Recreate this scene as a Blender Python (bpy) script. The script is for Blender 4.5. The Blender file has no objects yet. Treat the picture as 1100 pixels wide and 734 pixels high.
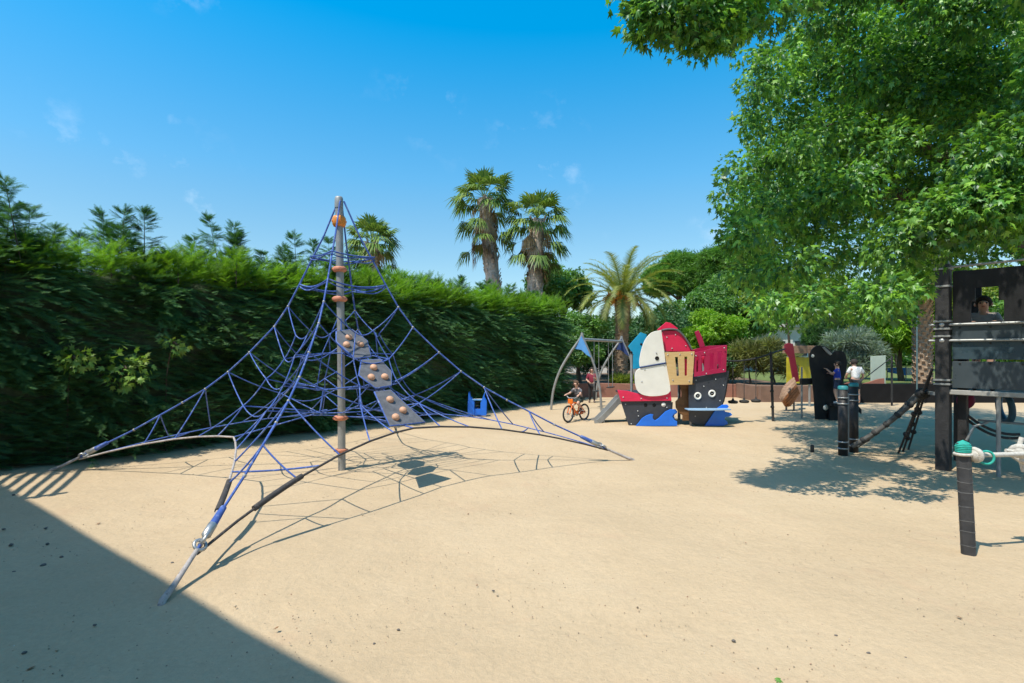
import bpy, bmesh, math, random
import numpy as np
from mathutils import Vector, Matrix
random.seed(7); RNG = np.random.default_rng(11)
SC = bpy.context.scene; COL = SC.collection
PI = math.pi
F, CX, HY, EYE = 580.0, 550.0, 378.0, 1.75      # focal length in photo pixels, optical axis, horizon row, eye height

def P(x, y, d):   # photo direction at a real depth d (metres) -> world point
    return Vector(((x-CX)/F*d, d, EYE-(y-HY)/F*d))
def G(x, y):      # point on the ground
    d = F*EYE/(y-HY); return Vector(((x-CX)/F*d, d, 0))
def lin(h):
    h = h.lstrip('#'); c = [int(h[i:i+2], 16)/255 for i in (0, 2, 4)]
    return tuple(v/12.92 if v <= .04045 else ((v+.055)/1.055)**2.4 for v in c)

# ---------------------------------------------------------------- materials
def nt_new(name):
    m = bpy.data.materials.new(name); m.use_nodes = True
    n = m.node_tree; n.nodes.clear(); return m, n
def ramp(n, fac, cols):
    r = n.nodes.new('ShaderNodeValToRGB'); e = r.color_ramp.elements
    while len(e) > 1: e.remove(e[-1])
    e[0].position = cols[0][0]; e[0].color = (*cols[0][1], 1)
    for p, c in cols[1:]:
        k = e.new(p); k.color = (*c, 1)
    n.links.new(fac, r.inputs[0]); return r.outputs[0]
def noise(n, scale, detail=4, rough=.6, coord='Object', vec=None):
    t = n.nodes.new('ShaderNodeTexNoise'); t.inputs['Scale'].default_value = scale
    t.inputs['Detail'].default_value = detail; t.inputs['Roughness'].default_value = rough
    if vec is None:
        tc = n.nodes.new('ShaderNodeTexCoord'); vec = tc.outputs[coord]
    n.links.new(vec, t.inputs['Vector']); return t.outputs['Fac']
def mixc(n, fac, a, b, blend='MIX'):
    m = n.nodes.new('ShaderNodeMix'); m.data_type = 'RGBA'; m.blend_type = blend
    for s, v in ((m.inputs[0], fac), (m.inputs[6], a), (m.inputs[7], b)):
        if hasattr(v, 'is_output'): n.links.new(v, s)
        elif isinstance(v, (int, float)): s.default_value = v
        else: s.default_value = (*v, 1)
    return m.outputs[2]
def surf(name, col, rough=.5, scale=6, var=.25, bump=.0, bscale=40, metal=0, worn=None, wornamt=.35, spec=.5, coat=0):
    """painted / plain surface with tonal variation, optional worn patches and fine bump"""
    m, n = nt_new(name)
    out = n.nodes.new('ShaderNodeOutputMaterial'); b = n.nodes.new('ShaderNodeBsdfPrincipled')
    n.links.new(b.outputs[0], out.inputs[0])
    f = noise(n, scale, 5, .65)
    lo = tuple(c*(1-var) for c in col); hi = tuple(min(1, c*(1+var*.6)) for c in col)
    c = ramp(n, f, [(.3, lo), (.7, hi)])
    if worn is not None:
        w = noise(n, scale*3.1, 6, .7)
        c = mixc(n, ramp(n, w, [(1-wornamt-.08, (0, 0, 0)), (1-wornamt+.08, (1, 1, 1))]), c, worn)
    n.links.new(c, b.inputs['Base Color'])
    r = ramp(n, noise(n, scale*2, 4), [(.3, (max(.02, rough-.1),)*3), (.7, (min(1, rough+.12),)*3)])
    n.links.new(r, b.inputs['Roughness']); b.inputs['Metallic'].default_value = metal
    b.inputs['Specular IOR Level'].default_value = spec; b.inputs['Coat Weight'].default_value = coat
    if bump:
        bp = n.nodes.new('ShaderNodeBump'); bp.inputs['Strength'].default_value = bump; bp.inputs['Distance'].default_value = .01
        n.links.new(noise(n, bscale, 5), bp.inputs['Height']); n.links.new(bp.outputs[0], b.inputs['Normal'])
    return m
def leafmat(name, cols, trans=.35, gloss=.06, tcol=1.5, rough=.45):
    """per-leaf colour from a ramp over the random island value; diffuse + translucent + a little gloss"""
    m, n = nt_new(name)
    out = n.nodes.new('ShaderNodeOutputMaterial'); g = n.nodes.new('ShaderNodeNewGeometry')
    k = len(cols); c = ramp(n, g.outputs['Random Per Island'], [(i/max(1, k-1), q) for i, q in enumerate(cols)])
    c = mixc(n, 1.0, c, ramp(n, noise(n, .8, 3), [(.3, (.62,)*3), (.7, (1.25,)*3)]), 'MULTIPLY')
    d = n.nodes.new('ShaderNodeBsdfDiffuse'); n.links.new(c, d.inputs[0])
    t = n.nodes.new('ShaderNodeBsdfTranslucent')
    tc = mixc(n, 1.0, c, (tcol*1.05, tcol*1.15, tcol*.45), 'MULTIPLY'); n.links.new(tc, t.inputs[0])
    s = n.nodes.new('ShaderNodeMixShader'); s.inputs[0].default_value = trans
    n.links.new(d.outputs[0], s.inputs[1]); n.links.new(t.outputs[0], s.inputs[2])
    gl = n.nodes.new('ShaderNodeBsdfGlossy'); gl.inputs['Roughness'].default_value = rough; gl.inputs[0].default_value = (.9, .95, 1, 1)
    s2 = n.nodes.new('ShaderNodeMixShader'); s2.inputs[0].default_value = gloss
    n.links.new(s.outputs[0], s2.inputs[1]); n.links.new(gl.outputs[0], s2.inputs[2]); n.links.new(s2.outputs[0], out.inputs[0])
    return m
def woodmat(name, a, b, scale=3, stretch=(1, 1, 14), rough=.7):
    m, n = nt_new(name); out = n.nodes.new('ShaderNodeOutputMaterial'); p = n.nodes.new('ShaderNodeBsdfPrincipled')
    n.links.new(p.outputs[0], out.inputs[0])
    tc = n.nodes.new('ShaderNodeTexCoord'); mp = n.nodes.new('ShaderNodeMapping'); mp.inputs['Scale'].default_value = stretch
    n.links.new(tc.outputs['Object'], mp.inputs[0])
    f = noise(n, scale, 6, .7, vec=mp.outputs[0])
    n.links.new(ramp(n, f, [(.3, a), (.7, b)]), p.inputs['Base Color']); p.inputs['Roughness'].default_value = rough
    bp = n.nodes.new('ShaderNodeBump'); bp.inputs['Strength'].default_value = .4; bp.inputs['Distance'].default_value = .02
    n.links.new(f, bp.inputs['Height']); n.links.new(bp.outputs[0], p.inputs['Normal'])
    return m

# ---------------------------------------------------------------- mesh builder
class MB:
    def __init__(s): s.v = []; s.f = []; s.sm = []; s.mi = []; s.cur = 0
    def add(s, vs, fs, smooth=False):
        o = len(s.v); s.v += [tuple(p) for p in vs]
        for f in fs: s.f.append([i+o for i in f]); s.sm.append(smooth); s.mi.append(s.cur)
        return s
    def box(s, c, size, rz=0, M=None):
        M = M or (Matrix.Translation(Vector(c)) @ Matrix.Rotation(rz, 4, 'Z'))
        a, b, d = (q/2 for q in size)
        vs = [M @ Vector((x*a, y*b, z*d)) for x in (-1, 1) for y in (-1, 1) for z in (-1, 1)]
        return s.add(vs, [(0, 1, 3, 2), (4, 6, 7, 5), (0, 4, 5, 1), (2, 3, 7, 6), (0, 2, 6, 4), (1, 5, 7, 3)])
    def beam(s, p0, p1, w, h, up=(0, 0, 1)):
        p0, p1 = Vector(p0), Vector(p1); x = (p1-p0); L = x.length; x.normalize()
        u = Vector(up)
        if abs(u.dot(x)) > .98: u = Vector((0, 1, 0))
        y = u.cross(x).normalized(); z = x.cross(y)
        M = Matrix((x, y, z)).transposed().to_4x4(); M.translation = (p0+p1)/2
        return s.box(None, (L, w, h), M=M)
    def tube(s, path, r, n=8, closed=False, caps=True):
        path = [Vector(p) for p in path]; k = len(path)
        rs = r if isinstance(r, (list, tuple)) else [r]*k
        vs = []; prev = None
        for i, p in enumerate(path):
            if closed: t = path[(i+1) % k]-path[i-1]
            else: t = path[min(i+1, k-1)]-path[max(i-1, 0)]
            t.normalize()
            if prev is None:
                a = Vector((0, 0, 1)) if abs(t.z) < .9 else Vector((1, 0, 0))
                prev = (a-t*a.dot(t)).normalized()
            else:
                prev = prev-t*prev.dot(t)
                prev = prev.normalized() if prev.length > 1e-6 else t.orthogonal().normalized()
            q = t.cross(prev)
            for j in range(n):
                a = 2*PI*j/n; vs.append(p+(prev*math.cos(a)+q*math.sin(a))*rs[i])
        fs = []
        for i in range(k if closed else k-1):
            i2 = (i+1) % k
            for j in range(n): fs.append((i*n+j, i*n+(j+1) % n, i2*n+(j+1) % n, i2*n+j))
        s.add(vs, fs, True)
        if caps and not closed:
            s.add([vs[j] for j in range(n)], [tuple(reversed(range(n)))]); s.add([vs[(k-1)*n+j] for j in range(n)], [tuple(range(n))])
        return s
    def prism(s, poly, t):
        """planar polygon (3-D points) swept by vector t"""
        t = Vector(t); k = len(poly); a = [Vector(p) for p in poly]; b = [p+t for p in a]
        return s.add(a+b, [tuple(range(k)), tuple(range(2*k-1, k-1, -1))]+[(i, i+k, (i+1) % k+k, (i+1) % k) for i in range(k)])
    def lathe(s, prof, o=(0, 0, 0), ax=(0, 0, 1), n=16):
        o = Vector(o); z = Vector(ax).normalized(); x = z.orthogonal().normalized(); y = z.cross(x); vs = []
        for r, h in prof:
            for j in range(n):
                a = 2*PI*j/n; vs.append(o+z*h+(x*math.cos(a)+y*math.sin(a))*max(r, 1e-4))
        fs = [(i*n+j, i*n+(j+1) % n, (i+1)*n+(j+1) % n, (i+1)*n+j) for i in range(len(prof)-1) for j in range(n)]
        return s.add(vs, fs, True)
    def ball(s, c, r, n=12, m=8):
        rx, ry, rz = (r, r, r) if isinstance(r, (int, float)) else r; c = Vector(c); vs = []
        for i in range(m+1):
            p = PI*i/m
            for j in range(n):
                a = 2*PI*j/n; vs.append(c+Vector((rx*math.sin(p)*math.cos(a), ry*math.sin(p)*math.sin(a), rz*math.cos(p))))
        fs = [(i*n+j, (i+1)*n+j, (i+1)*n+(j+1) % n, i*n+(j+1) % n) for i in range(m) for j in range(n)]
        return s.add(vs, fs, True)
    def torus(s, c, ax, R, r, n=24, m=8, arc=2*PI):
        c = Vector(c); z = Vector(ax).normalized(); x = z.orthogonal().normalized(); y = z.cross(x)
        return s.tube([c+(x*math.cos(2*PI*i/n)+y*math.sin(2*PI*i/n))*R for i in range(n)], r, m, closed=True)
    def holed(s, quad, t, us, vs_, filled):
        """quad panel (4 corners, bl br tr tl) cut on a grid, cells not filled are real openings"""
        a, b, c, d = (Vector(q) for q in quad); t = Vector(t); W = len(us); H = len(vs_)
        def pt(u, v): return (a*(1-u)+b*u)*(1-v)+(d*(1-u)+c*u)*v
        pts = [pt(u, v) for v in vs_ for u in us]; o = W*H; allp = pts+[p+t for p in pts]; fs = []
        ok = lambda i, j: 0 <= i < W-1 and 0 <= j < H-1 and filled(i, j)
        for j in range(H-1):
            for i in range(W-1):
                if not ok(i, j): continue
                q = (j*W+i, j*W+i+1, (j+1)*W+i+1, (j+1)*W+i); fs += [q, tuple(o+k for k in reversed(q))]
                for (di, dj, e0, e1) in ((0, -1, 0, 1), (1, 0, 1, 2), (0, 1, 2, 3), (-1, 0, 3, 0)):
                    if not ok(i+di, j+dj): fs.append((q[e1], q[e0], q[e0]+o, q[e1]+o))
        return s.add(allp, fs)
    def build(s, name, mat, parent=None, bevel=0, world=True):
        me = bpy.data.meshes.new(name)
        vs = s.v
        if parent is not None and world:
            Mi = world_of(parent).inverted(); vs = [tuple(Mi @ Vector(p)) for p in vs]
        me.from_pydata(vs, [], s.f)
        for m in (mat if isinstance(mat, (list, tuple)) else [mat]): me.materials.append(m)
        me.polygons.foreach_set('use_smooth', s.sm); me.polygons.foreach_set('material_index', s.mi)
        me.update(); o = bpy.data.objects.new(name, me); COL.objects.link(o)
        if parent is not None: o.parent = parent
        if bevel:
            b = o.modifiers.new('Bevel', 'BEVEL'); b.width = bevel; b.segments = 2; b.limit_method = 'ANGLE'; b.angle_limit = math.radians(40)
        return o
def world_of(o):
    M = o.matrix_basis.copy(); p = o.parent
    while p is not None: M = p.matrix_basis @ M; p = p.parent
    return M
def tag(o, label=None, cat=None, group=None, kind=None):
    for k, v in (('label', label), ('category', cat), ('group', group), ('kind', kind)):
        if v: o[k] = v
    return o
def thing(name, label, cat, loc=(0, 0, 0), rz=0, group=None):
    o = bpy.data.objects.new(name, None); COL.objects.link(o); o.empty_display_size = .2
    o.location = loc; o.rotation_euler = (0, 0, rz); return tag(o, label, cat, group)
def copy_tree(o, parent=None):
    c = o.copy(); COL.objects.link(c)
    if parent is not None: c.parent = parent
    for ch in [q for q in bpy.data.objects if q.parent == o]: copy_tree(ch, c)
    return c
def spline(pts, k=6, closed=False):
    pts = [Vector(p) for p in pts]; n = len(pts); out = []
    for i in range(n if closed else n-1):
        g = (lambda j: pts[j % n]) if closed else (lambda j: pts[max(0, min(n-1, j))])
        p0, p1, p2, p3 = g(i-1), g(i), g(i+1), g(i+2)
        for q in range(k):
            t = q/k
            out.append(.5*((2*p1)+(p2-p0)*t+(2*p0-5*p1+4*p2-p3)*t*t+(3*p1-p0-3*p2+p3)*t**3))
    if not closed: out.append(pts[-1])
    return out
# numpy scatter of small leaf templates into one mesh
def scatter(name, tv, tf, R, S, T, mat, parent=None):
    tv = np.asarray(tv, np.float32); tf = np.asarray(tf, np.int32)
    n = len(T); k = len(tv)
    V = np.einsum('nij,kj->nki', R, tv)*S[:, None, None]+T[:, None, :]
    Fc = (tf[None]+(np.arange(n)*k)[:, None, None]).reshape(-1, 3)
    return trimesh(name, V.reshape(-1, 3), Fc, mat, parent)
def trimesh(name, V, Fc, mat, parent=None):
    if parent is not None:
        M = np.array(world_of(parent).inverted()); V = V @ M[:3, :3].T+M[:3, 3]
    me = bpy.data.meshes.new(name); me.vertices.add(len(V)); me.vertices.foreach_set('co', np.ascontiguousarray(V, np.float32).ravel())
    m = len(Fc); me.loops.add(m*3); me.loops.foreach_set('vertex_index', np.ascontiguousarray(Fc, np.int32).ravel())
    me.polygons.add(m); me.polygons.foreach_set('loop_start', np.arange(m, dtype=np.int32)*3)
    me.polygons.foreach_set('loop_total', np.full(m, 3, np.int32)); me.update(calc_edges=True)
    me.materials.append(mat); o = bpy.data.objects.new(name, me); COL.objects.link(o)
    if parent is not None: o.parent = parent
    return o
def frames(dirs, roll=None):
    """rotation matrices whose x axis follows dirs, z axis as upright as possible then rolled"""
    d = dirs/np.linalg.norm(dirs, axis=1, keepdims=True); n = len(d)
    up = np.tile(np.array([0, 0, 1.]), (n, 1)); up[np.abs(d[:, 2]) > .97] = [1, 0, 0]
    y = np.cross(up, d); y /= np.linalg.norm(y, axis=1, keepdims=True); z = np.cross(d, y)
    if roll is not None:
        c, s = np.cos(roll)[:, None], np.sin(roll)[:, None]; y, z = y*c+z*s, z*c-y*s
    return np.stack([d, y, z], axis=2)
def rdir(n):
    v = RNG.normal(size=(n, 3)); return v/np.linalg.norm(v, axis=1, keepdims=True)

# ---------------------------------------------------------------- camera, sky, sun
SC.render.engine = 'CYCLES'
cam = bpy.data.cameras.new('camera'); cam.sensor_width = 36; cam.lens = F/1100*36; cam.shift_y = 11/1100
cam.clip_end = 2000; cam.clip_start = .05
co = bpy.data.objects.new('camera', cam); COL.objects.link(co); co.location = (0, 0, EYE); co.rotation_euler = (PI/2, 0, 0); SC.camera = co
SUN = Vector((-.74, -.67, 0)).normalized()*math.cos(math.radians(62.5)); SUN.z = math.sin(math.radians(62.5))
sl = bpy.data.lights.new('sun', 'SUN'); sl.energy = 4.2; sl.angle = math.radians(.53); sl.color = (1, .94, .82)
so = bpy.data.objects.new('sun', sl); COL.objects.link(so); so.rotation_euler = (-SUN).to_track_quat('-Z', 'Y').to_euler(); so.location = (-20, -18, 40)
W = bpy.data.worlds.new('World'); SC.world = W; W.use_nodes = True; n = W.node_tree; n.nodes.clear()
out = n.nodes.new('ShaderNodeOutputWorld'); bg = n.nodes.new('ShaderNodeBackground'); n.links.new(bg.outputs[0], out.inputs[0])
sky = n.nodes.new('ShaderNodeTexSky'); sky.sky_type = 'NISHITA'; sky.sun_disc = False
sky.sun_elevation = math.radians(62.5); sky.sun_rotation = math.atan2(SUN.x, SUN.y); sky.air_density = 1.0; sky.dust_density = .6; sky.ozone_density = 2.5
bg.inputs[1].default_value = .15
hs = n.nodes.new('ShaderNodeHueSaturation'); hs.inputs['Hue'].default_value = .482
n.links.new(sky.outputs[0], hs.inputs['Color'])
tc = n.nodes.new('ShaderNodeTexCoord'); sx = n.nodes.new('ShaderNodeSeparateXYZ'); n.links.new(tc.outputs['Generated'], sx.inputs[0])
rc_ = ramp(n, sx.outputs[2], [(0, (.58, .40, 0)), (.16, (.58, .40, 0)), (.30, (.66, .50, 0)), (.60, (.80, .74, 0)), (.75, (.70, .68, 0)), (1, (.55, .62, 0))])
n.nodes[-1].color_ramp.interpolation = 'B_SPLINE'
sr = n.nodes.new('ShaderNodeSeparateColor'); n.links.new(rc_, sr.inputs[0])
for k, nm in enumerate(('Saturation', 'Value')):
    mr = n.nodes.new('ShaderNodeMath'); mr.operation = 'MULTIPLY'; mr.inputs[1].default_value = 2; n.links.new(sr.outputs[k], mr.inputs[0]); n.links.new(mr.outputs[0], hs.inputs[nm])
mp = n.nodes.new('ShaderNodeMapping'); mp.inputs['Scale'].default_value = (1, 1, 1.25)
n.links.new(tc.outputs['Generated'], mp.inputs[0])
cf = ramp(n, noise(n, 13, 7, .62, vec=mp.outputs[0]), [(.57, (0, 0, 0)), (.84, (.52,)*3)])
cb = ramp(n, noise(n, 3.1, 3, .5, vec=mp.outputs[0]), [(.53, (0, 0, 0)), (.70, (1,)*3)])
cl = mixc(n, 1.0, cf, cb, 'MULTIPLY')
n.links.new(mixc(n, cl, hs.outputs[0], (6.5, 6.9, 7.3)), bg.inputs[0])
SC.view_settings.view_transform = 'Standard'; SC.view_settings.look = 'None'; SC.view_settings.exposure = .42; SC.view_settings.gamma = 1
SC.view_settings.use_curve_mapping = False
SC.cycles.max_bounces = 8; SC.cycles.transparent_max_bounces = 8; SC.cycles.use_denoising = True

# ---------------------------------------------------------------- ground
m, n = nt_new('sandy_ground'); out = n.nodes.new('ShaderNodeOutputMaterial'); b = n.nodes.new('ShaderNodeBsdfPrincipled'); n.links.new(b.outputs[0], out.inputs[0])
base = ramp(n, noise(n, .35, 6, .65), [(.28, (.445, .335, .212)), (.5, (.50, .38, .244)), (.72, (.54, .42, .278))])
fine = ramp(n, noise(n, 28, 6, .75), [(.3, (.90,)*3), (.7, (1.06,)*3)])
grit = ramp(n, noise(n, 160, 3, .8), [(.26, (.66,)*3), (.40, (1,)*3)])
c = mixc(n, 1, mixc(n, 1, base, fine, 'MULTIPLY'), grit, 'MULTIPLY')
patch = ramp(n, noise(n, 1.1, 9, .72), [(.56, (0, 0, 0)), (.74, (.55,)*3)])
c = mixc(n, patch, c, (.46, .31, .20)); n.links.new(c, b.inputs['Base Color']); b.inputs['Roughness'].default_value = .95; b.inputs['Specular IOR Level'].default_value = .15
bp = n.nodes.new('ShaderNodeBump'); bp.inputs['Strength'].default_value = .6; bp.inputs['Distance'].default_value = .035; n.links.new(noise(n, 6, 9, .70), bp.inputs['Height'])
bp2 = n.nodes.new('ShaderNodeBump'); bp2.inputs['Strength'].default_value = .42; bp2.inputs['Distance'].default_value = .012; n.links.new(noise(n, 75, 5, .7), bp2.inputs['Height'])
bp3 = n.nodes.new('ShaderNodeBump'); bp3.inputs['Strength'].default_value = .5; bp3.inputs['Distance'].default_value = .07; n.links.new(noise(n, 2.3, 4, .55), bp3.inputs['Height']); n.links.new(bp3.outputs[0], bp.inputs['Normal'])
n.links.new(bp.outputs[0], bp2.inputs['Normal']); n.links.new(bp2.outputs[0], b.inputs['Normal']); SAND = m
def gridlines(lo, hi, step, far):
    core = list(np.arange(lo, hi+1e-6, step)); g = []; d = step
    x = core[-1]
    while x < far: d *= 1.5; x += d; g.append(x)
    h = []; d = step; x = core[0]
    while x > -far: d *= 1.5; x -= d; h.append(x)
    return np.array(h[::-1]+core+g)
gx = gridlines(-9, 9, .12, 500); gy = gridlines(1, 15, .12, 500)
X, Y = np.meshgrid(gx, gy); r = np.random.default_rng(3)
Z = np.zeros_like(X)
for k in range(26):
    L = 2*PI/r.uniform(.35, 3.2); a = r.uniform(0, 2*PI); Z += .0034*np.sin(L*(X*math.cos(a)+Y*math.sin(a))+r.uniform(0, 6.3))*min(1, 3/L)
mask = np.clip(np.minimum(1-(np.abs(X)-8)/3, 1-(np.abs(Y-7)-7)/3), 0, 1); Z = Z*mask
nx, ny = len(gx), len(gy); I = np.arange(nx*ny).reshape(ny, nx)
q = np.stack([I[:-1, :-1], I[:-1, 1:], I[1:, 1:], I[1:, :-1]], -1).reshape(-1, 4)
go = trimesh('ground', np.stack([X, Y, Z], -1).reshape(-1, 3), np.concatenate([q[:, [0, 1, 2]], q[:, [0, 2, 3]]]), SAND)
go.data.polygons.foreach_set('use_smooth', [True]*len(go.data.polygons)); tag(go, kind='structure')
SOIL = surf('bed_soil', (.16, .10, .06), .95, 3, .4, .6, 20)
GRASSY = surf('lawn_turf', (.13, .17, .04), .9, 5, .4, .8, 60)

# ---------------------------------------------------------------- shared materials
ROPE = surf('blue_rope', (.050, .115, .40), .8, 5, .35, .5, 220, worn=(.24, .30, .50), wornamt=.40)
ROPE_L = surf('faded_rope', (.42, .38, .36), .85, 8, .3, .5, 200, worn=(.20, .17, .15), wornamt=.4)
ROPE_D = surf('dark_rope', (.055, .05, .05), .85, 8, .4, .5, 200, worn=(.18, .15, .12), wornamt=.35)
GALV = surf('galvanised_steel', (.32, .325, .315), .55, 7, .2, .1, 60, metal=.4)
STEEL = surf('bright_steel', (.42, .43, .43), .42, 9, .15, metal=.7)
TERRA = surf('terracotta_plastic', (.55, .21, .12), .6, 9, .2, worn=(.6, .34, .24), wornamt=.3)
ORANGE = surf('orange_plastic', (.72, .25, .03), .5, 9, .2)
MATGREY = surf('rubber_mat', (.115, .12, .135), .8, 12, .35, .5, 90, worn=(.2, .19, .18), wornamt=.3)
HOLD = surf('climbing_hold_resin', (.60, .33, .20), .6, 10, .2)
BLACK = surf('black_board', (.014, .0145, .016), .6, 5, .35, .2, 70, worn=(.026, .026, .028), wornamt=.3, spec=.3)
CHAR = surf('charcoal_board', (.042, .046, .058), .5, 4, .3, .15, 70, worn=(.075, .08, .09), wornamt=.3)
RED = surf('red_board', (.70, .018, .08), .42, 3, .14, worn=(.68, .07, .12), wornamt=.28)
CRIM = surf('crimson_board', (.42, .012, .07), .42, 3, .16, worn=(.5, .04, .1), wornamt=.25)
CREAM = surf('cream_board', (.80, .78, .71), .5, 3, .08, worn=(.70, .66, .57), wornamt=.25)
TEAL = surf('turquoise_board', (.015, .33, .55), .42, 3, .15)
BLUE = surf('blue_board', (.012, .16, .72), .4, 3, .14)
BLUE2 = surf('sky_blue_board', (.10, .30, .62), .45, 3, .14)
NAVY = surf('navy_board', (.018, .04, .14), .5, 3, .2)
WOOD = woodmat('honey_plywood', (.56, .36, .14), (.66, .46, .22), 2.2, (1, 1, 8))
BROWN = woodmat('brown_plywood', (.12, .055, .02), (.22, .11, .04), 2.5, (1, 1, 8))
PLANK = woodmat('weathered_planks', (.20, .11, .06), (.36, .23, .15), 5, (1, 1, 6))
PLANK2 = woodmat('orange_planks', (.26, .09, .035), (.42, .18, .07), 5, (1, 1, 6))
DARK = surf('dark_hole', (.008, .008, .008), .9)
GLAZE = surf('grey_laminate', (.05, .066, .076), .34, 3, .12, spec=.5)
GLAZE2 = surf('blue_laminate', (.035, .06, .075), .28, 3, .2, spec=.6)
POSTB = surf('black_post', (.024, .023, .024), .6, 8, .4, .4, 60, worn=(.06, .052, .045), wornamt=.33)
RUBBER = surf('tyre_rubber', (.03, .03, .03), .8, 12, .3)
CONC = surf('terracotta_render', (.29, .135, .095), .9, 3, .25, .5, 30)
CONC2 = surf('brown_render', (.20, .12, .085), .9, 3, .25, .5, 30)
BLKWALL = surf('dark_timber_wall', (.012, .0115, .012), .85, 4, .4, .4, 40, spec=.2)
WHITE = surf('white_render', (.72, .71, .68), .85, 2, .1, .2, 30)
BARK = woodmat('tree_bark', (.045, .032, .024), (.12, .09, .065), 7, (1, 1, .35), .95)
PBARK = woodmat('palm_bark', (.22, .17, .14), (.55, .48, .42), 9, (1, 1, 1.3), .95)
DBARK = woodmat('date_palm_bark', (.19, .13, .085), (.46, .32, .21), 9, (1, 1, 2.2), .95)
SKIN = surf('skin', (.55, .33, .24), .55, 20, .08)
# ================================================================ rope climbing pyramid
MX, MY = -2.535, 8.0
net = thing('climbing_net', 'tall blue rope climbing pyramid hung from a grey steel mast, standing on the sand', 'climbing net', (MX, MY, 0))
ANCH = [Vector((-6.78, 7.93, 0)), Vector((-2.455, 3.80, 0)), Vector((1.95, 8.72, 0)), Vector((-2.62, 12.2, 0))]
mc = Vector((MX, MY, 0))
b = MB(); b.tube([(MX+.015, MY, -.1), (MX, MY, 2), (MX-.03, MY, 4.0)], .055, 16); b.build('mast', GALV, net)
b = MB(); b.lathe([(.0, .05), (.05, .045), (.06, .02), (.062, -.05), (.062, -.12)], (MX-.03, MY, 4.0)); b.build('mast_cap', GALV, net)
for z, rr, h, mt in ((3.68, .098, .15, ORANGE), (2.97, .098, .075, TERRA), (2.53, .10, .075, TERRA), (.77, .10, .065, TERRA), (.29, .092, .05, TERRA)):
    b = MB(); b.lathe([(.05, -h/2), (rr*.82, -h/2), (rr, -h*.28), (rr, h*.28), (rr*.82, h/2), (.05, h/2)], (MX-.007*z, MY, z), n=18)
    for a in range(4): b.tube([Vector((MX-.007*z, MY, z)), Vector((MX-.007*z+math.cos(a*PI/2+.4)*(rr+.008), MY+math.sin(a*PI/2+.4)*(rr+.008), z))], .018, 6)
    b.build('collar', mt, net)
PROF = [(.04, 3.98), (.25, 3.46), (.45, 3.06), (.60, 2.75), (.77, 2.42), (.97, 2.12), (1.33, 1.74), (1.64, 1.45), (1.97, 1.2), (2.3, 1.0), (3.0, .60), (3.48, .36), (3.78, .20)]
def cpt(i, k, off=0):
    """node k of cable i"""
    a = ANCH[i]-mc; L = a.length; r, z = PROF[k]; return mc+a/L*(r*L/4.2)+Vector((0, 0, z))
def pol(i, frac, r, z):
    """point between cable i and i+1: frac 0..1"""
    a0 = (ANCH[i]-mc).normalized(); a1 = (ANCH[(i+1) % 4]-mc).normalized(); d = (a0*(1-frac)+a1*frac).normalized(); return mc+d*r+Vector((0, 0, z))
def sag(p, q, s, k=8):
    return [p.lerp(q, t/k)-Vector((0, 0, s*4*(t/k)*(1-t/k))) for t in range(k+1)]
def rope(path, r, mat, name, parent=net):
    b = MB(); b.tube(path, r, 7); return b.build(name, mat, parent)
for i in range(4):
    pts = [cpt(i, k) for k in range(len(PROF))]
    cb = rope(pts, .0125, ROPE, 'cable')
    a = (ANCH[i]-mc).normalized(); p0 = cpt(i, 12); p1 = cpt(i, 11)
    # anchor: buried rod, shackle, turnbuckle and sleeve
    L_ = (ANCH[i]-mc).length; g = mc+a*L_
    an = MB(); an.tube([g+a*.08+Vector((0, 0, -.10)), g+Vector((0, 0, .005)), g-a*.12+Vector((0, 0, .05)), p0], [.026, .026, .022, .018], 10)
    anc = an.build('anchor_rod', ROPE_L, net)
    u = (p1-p0).normalized(); s = u.orthogonal().normalized()
    t = MB(); t.torus(p0+u*.05, s, .045, .014, 14, 7); t.torus(p0+u*.11, u.cross(s), .05, .015, 14, 7)
    t.tube([p0+u*.12, p0+u*.15, p0+u*.26, p0+u*.29], [.015, .038, .038, .02], 10); t.build('turnbuckle', STEEL, anc)
    t = MB(); t.tube([p0+u*.26, p0+u*.46], [.034, .026], 10); t.build('cable_sleeve', ROPE, cb)
    for k in (4, 5, 6, 7, 8, 9, 10):
        q = cpt(i, k); t = MB(); t.ball(q, .02, 8, 6); t.build('rope_clamp', GALV, cb)
# square rings round the top
for (k, s) in ((2, .02), (3, .07)):
    pts = []
    for i in range(4):
        pp = sag(cpt(i, k)+Vector((0, 0, .1 if k == 2 else 0)), cpt((i+1) % 4, k)+Vector((0, 0, .1 if k == 2 else 0)), s); pts += pp[:-1]
    b = MB(); b.tube(pts, .011, 7, closed=True); b.build('ring_rope', ROPE, net)
    for dz in (.035,):
        b = MB(); b.tube([p-Vector((0, 0, dz+.02*math.sin(j*.8))) for j, p in enumerate(pts)], .009, 7, closed=True); b.build('ring_rope', ROPE, net)
# hanging webs: every cable node drops a V to side points, chained downwards and round to the next cable
SIDE = {}
PH = {4: 34, 5: 30, 6: 30, 7: 27}; DR = {4: .14, 5: .15, 6: .33, 7: .38}
for i in range(4):
    a0 = math.atan2((ANCH[i]-mc).y, (ANCH[i]-mc).x)
    for k in range(4, 8):
        r, z = PROF[k]
        for s in (-1, 1):
            a = a0+s*math.radians(PH[k]+random.uniform(-2, 2)); rr_ = r-DR[k]+random.uniform(-.05, .05)
            SIDE[i, k, s] = mc+Vector((math.cos(a)*rr_, math.sin(a)*rr_, z-.42+random.uniform(-.06, .06)))
            rope(sag(cpt(i, k), SIDE[i, k, s], .025, 5), .0085, ROPE, 'web_rope')
    for s in (-1, 1):
        for k in range(4, 7): rope(sag(SIDE[i, k, s], SIDE[i, k+1, s], .03, 4), .0085, ROPE, 'hanging_rope')
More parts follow.
